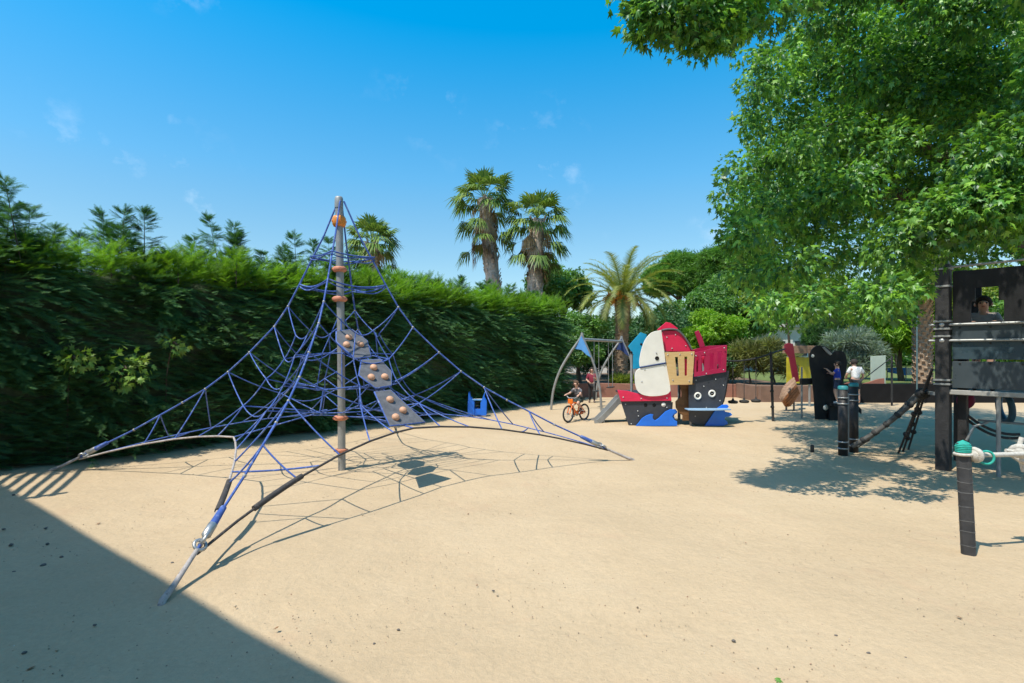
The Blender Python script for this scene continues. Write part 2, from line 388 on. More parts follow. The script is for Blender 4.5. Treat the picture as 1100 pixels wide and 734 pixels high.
for i in range(4):                                       # anticlockwise neighbour of each cable
    nb = min((q for q in range(4) if q != i), key=lambda q: (math.atan2((ANCH[q]-mc).y, (ANCH[q]-mc).x)-math.atan2((ANCH[i]-mc).y, (ANCH[i]-mc).x)) % (2*PI))
    for k in range(4, 8):
        p, q = SIDE[i, k, 1], SIDE[nb, k, -1]; rope(sag(p, q, .05+.02*(k-4), 6), .0085, ROPE, 'ring_rope')
INN = {}
for k, ri, zi in ((4, .26, 1.75), (6, .34, 1.20), (7, .42, .86)):
    INN[k] = [mc+Vector((math.cos(PI/4*j+.35)*ri, math.sin(PI/4*j+.35)*ri, zi+random.uniform(-.04, .04))) for j in range(8)]
    b = MB(); b.tube(INN[k], .0085, 7, closed=True); b.build('ring_rope', ROPE, net)
    for i in range(4):
        for s in (-1, 1):
            p = SIDE[i, k+(1 if k == 4 else 0), s]; rope([p, min(INN[k], key=lambda q: (q-p).length)], .0085, ROPE, 'radial_rope')
for j in range(0, 8, 2):
    rope([INN[4][j], INN[6][j]], .0085, ROPE, 'cross_rope'); rope([INN[6][j+1], INN[7][j+1]], .0085, ROPE, 'cross_rope')
    rope([mc+Vector((0, 0, 2.35)), INN[4][j]], .0085, ROPE, 'cross_rope')
# base edge ropes, bowed inwards and lifted in the middle
EM = [Vector((-3.62, 7.02, .64)), Vector((-1.22, 6.72, .80)), Vector((-1.0, 9.6, .62)), Vector((-3.9, 9.4, .62))]
EDGE = []
for i in range(4):
    A = ANCH[i]+(mc-ANCH[i]).normalized()*.42+Vector((0, 0, .17)); B = ANCH[(i+1) % 4]+(mc-ANCH[(i+1) % 4]).normalized()*.42+Vector((0, 0, .17)); Mm = EM[i]
    Q = 2*Mm-(A+B)/2
    def f(t, A=A, B=B, Q=Q, M=Mm):
        s = 2*t if t < .5 else 2*(1-t); E = A if t < .5 else B; lp = E.lerp(M, s); bz = A*(1-t)**2+Q*2*t*(1-t)+B*t*t
        w = .42; q = lp*(1-w)+bz*w; q.z = E.z+(M.z-E.z)*(1-(1-s)**1.75); return q
    EDGE.append(f)
    rope([f(t) for t in (0, .07, .14, .19, .29, .37, .44, .5, .56, .63, .71, .81, .86, .93, 1)], (.0125, .0125, .009, .009)[i], (ROPE_L, ROPE_D, ROPE, ROPE)[i], 'edge_rope')
    rope([pol(i, .5, .42, .86), f(.5)], .0085, ROPE, 'radial_rope')
for i in range(4):
    e0, e1 = EDGE[i], EDGE[i-1]
    for s in (-1, 1):
        q = SIDE[i, 7, s]; near = e0 if min((e0(t/20)-q).length for t in range(21)) < min((e1(t/20)-q).length for t in range(21)) else e1
        fr = (lambda t: near(t)) if near is e0 else (lambda t: near(1-t))
        rope(sag(q, fr(.37), .02, 4), .0085, ROPE, 'hanging_rope'); rope(sag(q, fr(.44), .02, 4), .0085, ROPE, 'hanging_rope')
    for r_, z_, t in ((1.97, 1.2, .29), (2.62, .82, .19)):
        L = (ANCH[i]-mc).length; c = mc+(ANCH[i]-mc)/L*(r_*L/4.2)+Vector((0, 0, z_))
        for q in (e0(t), e1(1-t)): rope(sag(c, q, .02, 4), .0092, ROPE, 'hanging_rope')
    rope(sag(e0(.24), e1(.76), .015), .010, ROPE, 'tie_rope')
# thick sleeves on the lower front ropes
f = EDGE[1]; rope([f(.10+.02*t) for t in range(6)], .028, ROPE_D, 'rope_sleeve')
f = EDGE[0]; rope([f(.80+.02*t) for t in range(6)], .028, ROPE_D, 'rope_sleeve')
# three climbing panels with resin holds, running down towards the front right edge rope
pd = Vector((.72, -.69, 0)).normalized(); ps = Vector((pd.y, -pd.x, 0))*-1
def pp(r, s, z): return mc+pd*r+ps*s+Vector((0, 0, z))
z0p, sl_ = 2.17, -.83
slope = (pd+Vector((0, 0, sl_))).normalized(); nn = ps.cross(slope).normalized(); nn = nn if nn.z > 0 else -nn
pl0 = mc+Vector((0, 0, z0p))
def onp(x, y):
    o = Vector((0, 0, EYE)); d = Vector(((x-CX)/F, 1, -(y-HY)/F)); return o+d*((pl0-o).dot(nn)/d.dot(nn))
PAN = [([(361, 357), (378, 355), (394, 367), (398, 384), (381, 386), (361, 368)], [(374, 364.5), (371.5, 372.5), (386.5, 372)]),
       ([(388, 388), (408, 387), (420, 400), (420, 415), (403, 418), (385, 404)], [(400.5, 397), (398, 407.5), (412.5, 407)]),
       ([(402, 422), (419, 420), (456, 454.5), (418, 458.5)], [(418, 431.5), (432, 443), (424, 450.5)])]
for poly, holds in PAN:
    vs = [onp(*q) for q in poly]
    b = MB(); b.prism(vs, nn*.022); pn = b.build('climbing_panel', MATGREY, net, bevel=.004)
    for h in holds:
        t = MB(); t.lathe([(.048, 0), (.053, .018), (.042, .042), (.018, .054), (.0, .056)], onp(*h)+nn*.022, nn, 12); t.build('climbing_hold', HOLD, pn)
    t = MB(); t.tube([v+nn*.011 for v in vs], .012, 6, closed=True); t.build('panel_rope', ROPE, pn)

# ================================================================ pirate ship playhouse
D0 = 12.75
ship = thing('pirate_ship_playhouse', 'colourful pirate ship playhouse with cream sail, red hood and black hull, on the sand', 'playhouse', G(708, 458))
def S(zx, zy, d=D0): return P(630+zx/5.435, 335+zy/5.435, d)
def panel(name, pts, d, t, mat, parent=ship, bevel=.006, smooth=0, closed=True):
    q = [S(x, y, d) for x, y in pts]
    if smooth: q = spline(q, smooth, True)
    q = [Vector((p.x, d, max(p.z, .0))) for p in q]
    b = MB(); b.prism(q, (0, t, 0)); return b.build(name, mat, parent, bevel=bevel)
def bolts(parent, pts, d, mat=STEEL, r=.017):
    b = MB()
    for x, y in pts: b.lathe([(r, 0), (r*.9, .008), (0, .011)], S(x, y, d), (0, -1, 0), 8)
    return b.build('bolts', mat, parent)
hull = [(200, 520), (497, 518), (490, 676), (247, 676)]
DB = 13.95
h1 = panel('hull_panel', hull, D0+.05, .035, CHAR)
for x in (345, 395):
    t = MB(); t.lathe([(.0, .004), (.042, .004), (.042, -.01)], S(x, 545, D0+.05), (0, -1, 0), 16); t.build('porthole', DARK, h1)
t = MB(); t.lathe([(0, .012), (.05, .012), (.052, -.005)], S(450, 543, D0+.05), (0, -1, 0), 16); t.build('porthole', CREAM, h1)
bolts(h1, [(228, 540), (262, 655), (300, 580), (304, 610), (470, 560)], D0+.048)
hb = panel('hull_panel', [(215, 530), (505, 528), (498, 655), (262, 655)], DB, .035, CHAR)
b = MB(); b.prism([S(205, 522, D0+.09), S(205, 522, DB), S(250, 676, DB), S(250, 676, D0+.09)], (.03, 0, 0)); b.build('hull_end', CHAR, ship)
b = MB(); b.box((S(350, 520).x, (D0+DB)/2+.05, .74), (1.0, 1.10, .05)); b.build('deck', CHAR, ship, bevel=.006)
band = panel('gunwale', [(181, 457), (240, 462), (300, 478), (350, 492), (430, 490), (492, 462), (497, 520), (201, 524)], D0+.012, .035, RED)
bolts(band, [(215, 500), (320, 508), (470, 505)], D0+.010)
def wave(pts, d, mt=BLUE): return panel('wave_panel', pts, d, .03, mt, smooth=0)
wv = [(288, 676), (305, 648), (325, 622), (350, 606), (375, 597), (391, 600), (386, 612), (389, 626), (402, 635), (422, 622), (440, 604), (462, 583), (488, 571), (512, 569), (523, 583), (521, 592), (508, 600), (502, 612), (512, 630), (530, 641), (530, 676)]
wave(wv, D0-.03); wave([(x+8, min(y, 676)) for x, y in wv], DB+.05)
# sail
up = spline([S(312, 322, D0-.02), S(309, 290, D0-.02), S(318, 235, D0-.02), S(335, 180, D0-.02), S(358, 142, D0-.02), S(388, 118, D0-.02), S(437, 107, D0-.02)], 4)+[S(446, 170, D0-.02), S(455, 232, D0-.02), S(462, 296, D0-.02)]
b = MB(); b.prism(up, (0, .03, 0)); s1 = b.build('sail', CREAM, ship, bevel=.005)
t = MB(); t.lathe([(0, .004), (.036, .004), (.045, .012), (.05, 0)], S(412, 272, D0-.02), (0, -1, 0), 16); t.build('porthole', DARK, s1)
lo = [S(466, 304, D0-.025), S(476, 360, D0-.025), S(488, 420, D0-.025)]+spline([S(491, 462, D0-.025), S(470, 482, D0-.025), S(420, 492, D0-.025), S(365, 493, D0-.025), S(318, 480, D0-.025), S(292, 450, D0-.025), S(283, 400, D0-.025), S(288, 350, D0-.025), S(312, 330, D0-.025)], 4)
b = MB(); b.prism(lo, (0, .03, 0)); s2 = b.build('sail', CREAM, ship, bevel=.005); bolts(s2, [(323, 408), (340, 338), (455, 312), (408, 240)], D0-.027)
b = MB(); b.tube([S(312, 326, D0-.03), S(390, 312, D0-.03), S(466, 299, D0-.03)], .016, 8); b.build('sail_spar', NAVY, ship)
# turquoise board behind the sail, with its post
tp = panel('side_board', [(243, 203), (316, 120), (352, 133), (345, 220), (318, 330), (272, 335), (274, 250)], D0+.5, .03, TEAL)
t = MB(); t.lathe([(0, .004), (.03, .004), (.032, -.005)], S(262, 238, D0+.5), (0, -1, 0), 12); t.lathe([(0, .004), (.03, .004), (.032, -.005)], S(320, 190, D0+.5), (0, -1, 0), 12); t.build('peephole', DARK, tp)
b = MB(); b.tube([Vector((S(278, 330).x+.06, D0+.54, .0)), Vector((S(278, 330).x+.06, D0+.54, 1.9))], .035, 10); b.build('post', GALV, ship)
for x, d in ((478, D0+.12), (478, DB-.1), (625, D0+.16), (625, DB-.1), (780, D0+.2), (780, DB-.1)):
    b = MB(); b.tube([Vector((S(x, 300).x, d, -.02)), Vector((S(x, 300).x, d, 1.75 if x < 700 else 1.45))], .038, 10); b.build('post', GALV, ship)
# red peak and hooped hood
panel('roof_peak', [(412, 106), (440, 82), (466, 60), (490, 65), (512, 80), (535, 98), (520, 112), (440, 116)], D0+.45, .03, RED)
arc = spline([S(446, 232, D0+.10), S(443, 170, D0+.10), S(446, 117, D0+.10), S(490, 112, D0+.10), S(530, 116, D0+.10), S(562, 142, D0+.10), S(592, 183, D0+.10), S(612, 220, D0+.10), S(616, 234, D0+.10)], 4)
b = MB(); b.prism(arc, (0, .03, 0)); hp = b.build('hood_front', RED, ship, bevel=.005); bolts(hp, [(470, 150), (520, 135), (580, 200), (500, 215)], D0+.098)
vault = spline([S(446, 112, D0), S(490, 106, D0), S(534, 112, D0), S(568, 140, D0), S(598, 182, D0), S(622, 228, D0)], 5)
b = MB(); vs = [Vector((p.x, D0+.135, p.z)) for p in vault]+[Vector((p.x+.27, DB, p.z+.02)) for p in vault]; k = len(vault)
b.add(vs+[v-Vector((.0, 0, .02)) for v in vs], [(i, i+1, k+i+1, k+i) for i in range(k-1)]+[(2*k+i+1, 2*k+i, 3*k+i, 3*k+i+1) for i in range(k-1)]+[(0, k, 3*k, 2*k), (k-1, 3*k-1, 4*k-1, 2*k-1)], True)
b.build('hood', RED, ship)
for dx, d, r in ((0, D0+.075, .022), (.07, D0+.4, .016), (.27, DB+.03, .022)):
    b = MB(); b.tube([Vector((p.x+dx, d, p.z+.022)) for p in vault], r, 8); b.build('hoop', surf('hoop_steel', (.16, .16, .17), .45, 8, .2, metal=.5) if r < .03 else GALV, ship)
# honey coloured balcony board with slots
qd = [S(489, 428, D0-.05), S(618, 425, D0-.05), S(631, 232, D0-.05), S(458, 238, D0-.05)]
b = MB(); b.holed(qd, (0, .03, 0), [0, .33, .43, .66, .76, 1], [0, .27, .85, 1], lambda i, j: not (j == 1 and i in (1, 3))); yb = b.build('balcony_board', WOOD, ship, bevel=.004)
bolts(yb, [(475, 252), (615, 248), (505, 400), (600, 405), (545, 250)], D0-.052)
b = MB(); b.box((S(580, 300).x, D0+.02, 1.30), (.13, .02, .56)); b.build('backing_strip', RED, ship)
b = MB(); b.box((S(548, 428).x, D0+.45, S(548, 428).z+.03), (.66, .9, .04)); b.build('balcony_floor', BROWN, ship)
# scalloped brown door board under the balcony
br = [(545, 428), (600, 428), (602, 636), (560, 636), (562, 606), (540, 590), (522, 560), (520, 525), (538, 506), (556, 498), (556, 470)]
panel('scalloped_board', br, D0+.18, .03, BROWN)
# right hull
rh = [(596, 428), (620, 388), (828, 346), (822, 400), (812, 470), (800, 522), (778, 570), (745, 620), (705, 668), (650, 672), (600, 640)]
rp = panel('hull_panel', rh, D0+.04, .035, CHAR); panel('hull_panel', [(x+6, y) for x, y in rh], DB, .035, CHAR)
for x, y in ((650, 492), (733, 478)):
    t = MB(); t.torus(S(x, y, D0+.035), (0, 1, 0), .068, .022, 20, 8); e = t.build('porthole_ring', CREAM, rp)
    t = MB(); t.lathe([(0, .004), (.05, .004), (.052, -.004)], S(x, y, D0+.038), (0, -1, 0), 16); t.build('porthole', DARK, rp)
    t = MB(); t.ball(S(x, y, D0+.03), .014, 8, 6); t.build('bolt', STEEL, e)
bolts(rp, [(686, 436), (755, 395), (640, 400), (800, 430), (780, 520), (635, 610), (700, 560)], D0+.038)
b = MB(); b.prism([S(818, 352, D0+.08), S(818, 352, DB), S(790, 545, DB), S(790, 545, D0+.08)], (-.03, 0, 0)); b.build('hull_end', CHAR, ship)
b = MB(); b.box((S(708, 400).x, (D0+DB)/2+.06, S(0, 390).z), (.95, 1.1, .05)); b.build('deck', CHAR, ship, bevel=.006)
# crimson rail boards
A0, A1 = S(628, 380, D0-.02), S(815, 352, D0+.0); A2, A3 = S(821, 195, D0+.0), S(630, 240, D0-.02)
b = MB(); b.holed([A0, A1, A2, A3], (0, .03, 0), [0, .07, .13, .22, .32, .48, .60, .72, .84, 1], [0, .17, .82, 1], lambda i, j: not (j == 1 and i in (1, 3, 5, 7)))
rb = b.build('rail_board', CRIM, ship, bevel=.004); bolts(rb, [(640, 258), (690, 240), (805, 212), (800, 340), (700, 362)], D0-.03)
b = MB(); b.holed([p+Vector((.02, DB-D0, 0)) for p in (A0, A1, A2, A3)], (0, .03, 0), [0, .2, .3, .5, .6, 1], [0, .17, .82, 1], lambda i, j: not (j == 1 and i in (1, 3))); b.build('rail_board', CRIM, ship, bevel=.004)
b = MB(); b.prism([A1+Vector((-.01, .04, 0)), A1+Vector((.01, DB-D0, 0)), A2+Vector((.01, DB-D0, 0)), A2+Vector((-.01, .04, 0))], (.03, 0, 0)); b.build('rail_board', CRIM, ship, bevel=.004)
panel('flag_board', [(632, 118), (656, 108), (676, 150), (694, 205), (664, 212)], D0+.62, .03, CRIM)
for x0, x1 in ((640, 655), (682, 704)):
    b = MB(); b.tube([S(x0, 262, D0+.12), S(x1, 345, D0+.12)], .05, 10); b.build('roller', RED, ship)
# counter board at the stern and rear wave
wv2 = [(690, 672), (712, 636), (742, 590), (765, 562), (795, 543), (822, 542), (832, 553), (822, 565), (803, 572), (812, 584), (842, 590), (852, 602), (838, 612), (812, 614), (806, 628), (822, 640), (826, 655), (800, 668)]
wave(wv2, D0+.0)
b = MB(); q = spline([S(592, 600, D0-.22), S(650, 606, D0-.30), S(760, 608, D0-.30), S(845, 602, D0-.2)], 5); q = [Vector((p.x, p.y, .39)) for p in q]
q2 = [Vector((p.x, D0+.02, .39)) for p in q]; b.prism(q+q2[::-1], (0, 0, .028)); b.build('counter', surf('pale_blue_board', (.28, .45, .66), .4, 4, .1), ship, bevel=.005)
# slide at the bow
sl0, sl1 = S(205, 512, D0+.55), S(70, 655, D0+.42)
b = MB(); wdt = Vector((.0, .42, 0)); path = [sl0+Vector((.12, 0, .02)), sl0, sl0.lerp(sl1, .5)+Vector((0, 0, -.02)), sl1, sl1+Vector((-.10, 0, -.02))]
for p, q in zip(path, path[1:]): b.add([p, q, q+wdt, p+wdt, p-Vector((0, 0, .015)), q-Vector((0, 0, .015)), q+wdt-Vector((0, 0, .015)), p+wdt-Vector((0, 0, .015))], [(0, 1, 2, 3), (7, 6, 5, 4), (0, 4, 5, 1), (3, 2, 6, 7)])
sld = b.build('slide', STEEL, ship)
for o in (Vector((0, -.012, .045)), Vector((0, .432, .045))):
    b = MB()
    for p, q in zip(path, path[1:]): b.beam(p+o, q+o, .02, .13)
    b.build('slide_rail', GALV, sld)
for o in (.03, .39): b = MB(); b.tube([sl1+Vector((.14, o, .1)), Vector((sl1.x+.14, sl1.y+o, -.03))], .018, 8); b.build('slide_leg', GALV, sld)

# ================================================================ swing set
sw = thing('swing_set', 'grey swing frame with curved tubular legs and blue gusset panels beside the hedge', 'swing', (1.85, 16.1, 0))
bd = Vector((.48, .877, 0)).normalized(); pdv = Vector((bd.y, -bd.x, 0))
ap1 = Vector((2.09, 16.1, 2.22)); ap2 = ap1+bd*3.9
for ap, gm in ((ap1, BLUE2), (ap2, NAVY)):
    legs = []
    for s in (-1, 1):
        w_ = .98 if s < 0 else .60; pv2 = Vector((.985, -.17, 0))
        pts = spline([Vector((ap.x, ap.y, 2.32)), ap+pv2*s*.06*w_-Vector((0, 0, .08)), ap+pv2*s*.36*w_-Vector((0, 0, .5)), ap+pv2*s*.68*w_-Vector((0, 0, 1.05)), ap+pv2*s*.88*w_-Vector((0, 0, 1.65)), Vector((ap.x, ap.y, -.05))+pv2*s*.95*w_], 5)
        b = MB(); b.tube(pts, .036, 10); b.build('leg', GALV, sw); legs.append(pts)
    b = MB(); tri = [ap+Vector((0, 0, .0)), ap-pdv*.21-Vector((0, 0, .38)), ap-Vector((0, 0, .42)), ap+pdv*.16-Vector((0, 0, .56)), ap+pdv*.30-Vector((0, 0, .64))]
    b.prism([p-bd*.06 for p in tri], bd*.02); b.build('gusset_panel', gm, sw, bevel=.004)
b = MB(); b.tube([ap1-Vector((0, 0, .1)), ap2-Vector((0, 0, .1))], .045, 10); b.build('top_beam', GALV, sw)
for t, dz in ((.32, .0), (.68, .04)):
    c = ap1.lerp(ap2, t)-Vector((0, 0, .14)); so_ = bd*.22
    b = MB(); b.box(None, (.44, .16, .035), M=Matrix.Translation(Vector((c.x, c.y, .5+dz))) @ Matrix.Rotation(math.atan2(bd.y, bd.x), 4, 'Z')); st = b.build('swing_seat', RUBBER, sw, bevel=.01)
    for s in (-1, 1): b = MB(); b.tube([c+so_*s, Vector((c.x, c.y, .52+dz))+so_*s], .011, 6); b.build('chain', STEEL, st)

# ================================================================ blue rocker seat
rc = thing('rocker_seat', 'small bright blue two-sided rocking seat by the hedge foot', 'rocker', (G(512, 448).x, 14.5, 0))
def R3(x, y, d=14.5): return P(x, y, d)
for dx, dd in ((0, 0), (0, .30)):
    for (xa, xb, tip) in ((502.3, 509.5, 503.5), (516, 522.5, 520.8)):
        q = [R3(xa, 446.5), R3(xb, 446.5), R3(xb, 432), R3((xa+xb)/2+(tip-(xa+xb)/2)*.4, 427), R3(tip, 421), R3(xa+.2, 433)]
        b = MB(); b.prism([p+Vector((0, dd, 0)) for p in q], (0, .025, 0)); b.build('side_panel', BLUE, rc, bevel=.004)
    b = MB(); b.prism([p+Vector((0, dd+.028, 0)) for p in (R3(504, 446), R3(521, 446), R3(521, 439.5), R3(504, 439.5))], (0, .02, 0)); b.build('front_panel', BLUE, rc, bevel=.004)
b = MB(); b.box((R3(512.4, 0).x, 14.66, .45), (.36, .24, .03)); b.build('seat', BLUE2, rc, bevel=.005)
b = MB(); b.tube([R3(507, 429.5)+Vector((0, .15, 0)), R3(518, 429.5)+Vector((0, .15, 0))], .014, 8); b.build('hand_bar', STEEL, rc)
b = MB(); cx, cy = R3(512.4, 0).x, 14.66; b.tube([Vector((cx+.07*math.cos(t*.6), cy+.07*math.sin(t*.6), -.02+.47*t/60)) for t in range(61)], .014, 6); b.build('spring', RUBBER, rc)

# ================================================================ stepping-rope trail between ship and red-headed play figure
tr = thing('rope_trail', 'black rope trail with hanging stepping discs slung from the ship to a slim post', 'rope trail', (6.57, 13.7, 0))
s0, s1, s2 = P(781, 388, 13.1), P(828, 380, 13.7), P(843, 375, 15.0)
b = MB(); b.tube(sag(s0, s1, .06, 10)+sag(s1, s2, .0, 3)[1:], .022, 8); top = b.build('top_rope', RUBBER, tr)
b = MB(); b.tube([(s1.x+.06, s1.y, -.05), s1+Vector((0, 0, .05))], .032, 10)
for z in (.35, .75, 1.1): b.lathe([(.03, -.03), (.045, -.02), (.045, .02), (.03, .03)], (s1.x+.05-.05*z/1.7, s1.y, z), n=10)
b.build('post', RUBBER, tr)
for t in (.13, .38, .65):
    p = s0.lerp(s1, t)-Vector((0, 0, .24*t*(1-t))); b = MB(); b.tube([p, (p.x, p.y, .52)], .010, 6); hr = b.build('hanging_rope', ROPE_D, tr)
    b = MB(); b.lathe([(.02, .09), (.03, .05), (.11, .03), (.12, 0), (.1, -.03), (0, -.035)], (p.x, p.y, .52), n=14); b.build('stepping_disc', RUBBER, hr)

# ================================================================ wooden play figure with red neck
fg = thing('play_figure', 'slatted wooden barrel-bodied play figure with a tilted dark red neck', 'play figure', (G(848, 440).x, 16.2, 0))
fd = 16.1
nk = [(843.5, 370), (847, 368.5), (852, 369.5), (853, 375), (854.5, 385), (857, 398), (859, 410), (852.5, 411), (850.5, 398), (848, 384), (843, 377)]
b = MB(); b.prism([P(x, y, fd) for x, y in nk], (0, .06, 0)); b.build('neck_board', surf('dark_red_board', (.20, .012, .03), .5, 4, .25, worn=(.26, .04, .05), wornamt=.3), fg, bevel=.008)
c0, c1 = P(851.5, 410, fd+.3), P(844, 427, fd+.3)
b = MB()
for k in range(-5, 6):
    a = k*.3; off = .36*math.sin(a); w = .30*(math.cos(a*.55))
    pts = [(836.5+2*abs(k)*.12, 424), (840, 413), (852, 404.5), (859, 412), (858.5, 424), (854, 433), (848, 436), (840, 432)]
b = MB()
for k in range(7):
    t0, t1 = k/7+.01, (k+1)/7-.01; L = [(837.5, 427), (842, 415), (853, 405)]; Rr = [(843.5, 437), (850, 436), (859.5, 423)]
    lo, hi = spline([P(x, y, 0 or 1) for x, y in L], 6), spline([P(x, y, 1) for x, y in Rr], 6)
    vs = []
    for j in range(len(lo)):
        for t in (t0, t1):
            q = lo[j].lerp(hi[j], t); d = fd-.02-.34*math.sin(PI*t)*(.55+.45*math.sin(PI*j/(len(lo)-1)))
            p = Vector((q.x*d, d, EYE+(q.z-EYE)*d)); vs.append(p)
    vs2 = [v+Vector((0, .03, 0)) for v in vs]; m_ = len(lo); fs = []
    for j in range(m_-1):
        fs += [(2*j, 2*j+1, 2*j+3, 2*j+2), (2*m_+2*j+1, 2*m_+2*j, 2*m_+2*j+2, 2*m_+2*j+3), (2*j, 2*j+2, 2*m_+2*j+2, 2*m_+2*j), (2*j+3, 2*j+1, 2*m_+2*j+1, 2*m_+2*j+3)]
    fs += [(1, 0, 2*m_, 2*m_+1), (2*m_-2, 2*m_-1, 4*m_-1, 4*m_-2)]
    b.cur = 0 if k < 3 else 1; b.add(vs+vs2, fs)
b.build('slatted_body', [PLANK, PLANK2], fg)
b = MB(); b.prism([P(838, 427, fd), P(843.5, 416, fd), P(853, 406.5, fd), P(858.5, 422, fd), P(850, 435, fd), P(843.5, 436, fd)], (0, .04, 0)); b.build('back_board', BROWN, fg)
for x in (845, 853.2):
    b = MB(); q = G(x, 441); b.tube([Vector((P(x, 430, fd).x, fd+.02, -.03)), Vector((P(x, 430, fd).x, fd+.02, .33))], .03, 8); b.build('leg', GALV, fg)
yp = tag(MB().holed([P(845.5, 412, 17.2), P(871, 412, 17.2), P(871, 384, 17.2), P(845.5, 384, 17.2)], (0, .05, 0), [0, .3, .55, 1], [0, .3, .7, 1], lambda i, j: not (i == 1 and j == 1)).build('yellow_play_panel', surf('yellow_board', (.52, .44, .02), .5, 3, .3, worn=(.4, .36, .12), wornamt=.35), bevel=.005), 'yellow play panel standing behind the wooden figure with the red neck', 'play panel')
for x in (847, 869.5): b = MB(); b.tube([Vector((P(x, 0, 17.28).x, 17.28, -.05)), Vector((P(x, 0, 17.28).x, 17.28, 1.7))], .035, 8); b.build('post', GALV, yp, world=False)
b = MB(); b.box((P(859, 0, 17.28).x, 17.3, 1.82), (.84, .5, .24)); b.build('canopy', PLANK, yp, bevel=.01, world=False)

# ================================================================ black playhouse with slide
bh = thing('black_playhouse', 'black board playhouse with two rounded tops and a short slide', 'playhouse', (8.2, 14.1, 0))
def K(x, y, d=14.05): return P(x, y, d)
sil = spline([K(871.5, 400), K(869.8, 386), K(872, 376.5), K(878, 371.5), K(885, 373), K(890, 379)], 5)+spline([K(893, 381), K(897, 377.2), K(903, 378), K(906.8, 385), K(907, 396), K(904, 408)], 5)+[K(902, 420), K(896, 426), K(895, 450.5), K(876, 450.5), K(874.5, 424), K(873, 410)]
sil = [Vector((p.x, p.y, max(p.z, -.02))) for p in sil]
b = MB(); b.prism(sil, (0, .04, 0)); fp = b.build('front_board', BLACK, bh, bevel=.005)
b = MB(); b.prism([p+Vector((.62, .9, 0)) for p in sil], (0, .04, 0)); b.build('rear_board', BLACK, bh, bevel=.005)
b = MB(); b.prism([K(883.5, 373.2, 14.02), K(885.6, 372.6, 14.02), K(894.2, 380.3, 14.02), K(892.2, 381.8, 14.02), K(889, 379.5, 14.02)], (0, .028, 0)); b.build('trim_strip', surf('grey_board', (.34, .33, .31), .6, 5, .2), fp)
for (x, y, r) in ((887, 438, .065), (873, 382.5, .04)): b = MB(); b.lathe([(0, .014), (r, .014), (r*1.1, 0)], K(x, y), (0, -1, 0), 14); b.build('pale_disc', CREAM, fp)
b = MB(); x = K(885, 0).x; b.prism([(x-.22, 14.08, .60), (x+.22, 14.08, .60), (x+.82, 14.96, .60), (x+.38, 14.96, .60)], (0, 0, .04)); b.build('floor', BLACK, bh)
b = MB(); b.add([], []); a_, b_ = K(903, 424, 14.3), K(925.5, 443.5, 14.3); b_.z = .10
b.prism([a_, b_, b_+Vector((0, 0, .12)), a_+Vector((0, 0, .26))], (0, .04, 0)); b.prism([p+Vector((0, .48, 0)) for p in (a_, b_, b_+Vector((0, 0, .12)), a_+Vector((0, 0, .26)))], (0, .04, 0))
b.prism([a_+Vector((0, .042, .04)), b_+Vector((0, .042, .03)), b_+Vector((0, .042, .05)), a_+Vector((0, .042, .06))], (0, .436, 0)); b.build('slide', BLACK, bh)
for y_ in (14.36, 14.74): b = MB(); b.tube([(b_.x-.06, y_, -.03), (b_.x-.06, y_, .1)], .02, 8); b.build('slide_foot', GALV, bh)
b = MB(); q0, q1 = K(860, 410, 14.2), K(873.5, 409.5, 14.2); b.beam(q0, q1, .12, .16); b.build('side_bar', BLACK, bh, bevel=.01)
b = MB(); b.tube([(q0.x+.03, 14.2, -.03), (q0.x+.03, 14.2, 1.35)], .025, 8); b.build('side_post', GALV, bh)

# ================================================================ pair of capped posts with net ramp
pr = []
for i, (x, yb, yt, lab) in enumerate(((905.5, 490, 414.5, 'black round post with turquoise cap, the left and nearer of two'), (917, 486.5, 411.5, 'black round post with turquoise cap, the right and farther of two'))):
    d = F*EYE/(yb-HY); X = (x-CX)/F*d; h = EYE-(yt-HY)/F*d
    t = thing('capped_post', lab, 'post', (X, d, 0), 0, 'turquoise capped posts')
    b = MB(); b.lathe([(.0, -.05), (.072, -.05), (.072, h-.05), (.0, h-.05)], (X, d, 0), n=18); b.build('shaft', POSTB, t)
    b = MB(); b.lathe([(.078, h-.06), (.078, h-.02), (.06, h), (.0, h+.005)], (X, d, 0), n=18); b.build('cap', surf('turquoise_cap', (.03, .24, .26), .5, 8, .2), t)
    for z in (.13, .24, h-.2, h-.3):
        b = MB(); b.torus((X, d, z), (0, 0, 1), .075, .012, 20, 6); b.build('band', STEEL, t)
    pr.append((X, d, h))
b = MB(); X, d = (pr[0][0]+pr[1][0])/2-.02, (pr[0][1]+pr[1][1])/2; b.tube([(X, d, -.05), (X, d, 1.0)], .03, 10); b.lathe([(.03, 1.0), (.02, 1.03), (0, 1.035)], (X, d, 0), n=10)
tag(b.build('steel_pipe', GALV), 'thin bare grey steel pipe standing between the two capped posts', 'pipe')
b = MB(); q = G(872.5, 486.5); b.lathe([(0, -.05), (.03, -.05), (.03, .12), (.02, .14), (0, .14)], q, n=10); tag(b.build('ground_peg', RUBBER), 'short dark peg sticking out of the sand left of the capped posts', 'peg')
rl = thing('rope_ramp', 'thick knotted dark rope ramp slung from the ground up to the black tower', 'rope ramp', (6.5, 8.9, 0))
apx = P(991, 423, 8.55); top_ = P(1001, 397, 8.2)
def knots(path, r, cnt, parent, kr=2.1):
    for j in range(1, cnt+1):
        i = j*(len(path)-1)/(cnt+1); k = int(i); p = path[k].lerp(path[min(k+1, len(path)-1)], i-k); b = MB(); b.ball(p, r*kr, 8, 6); b.build('knot', RUBBER, parent)
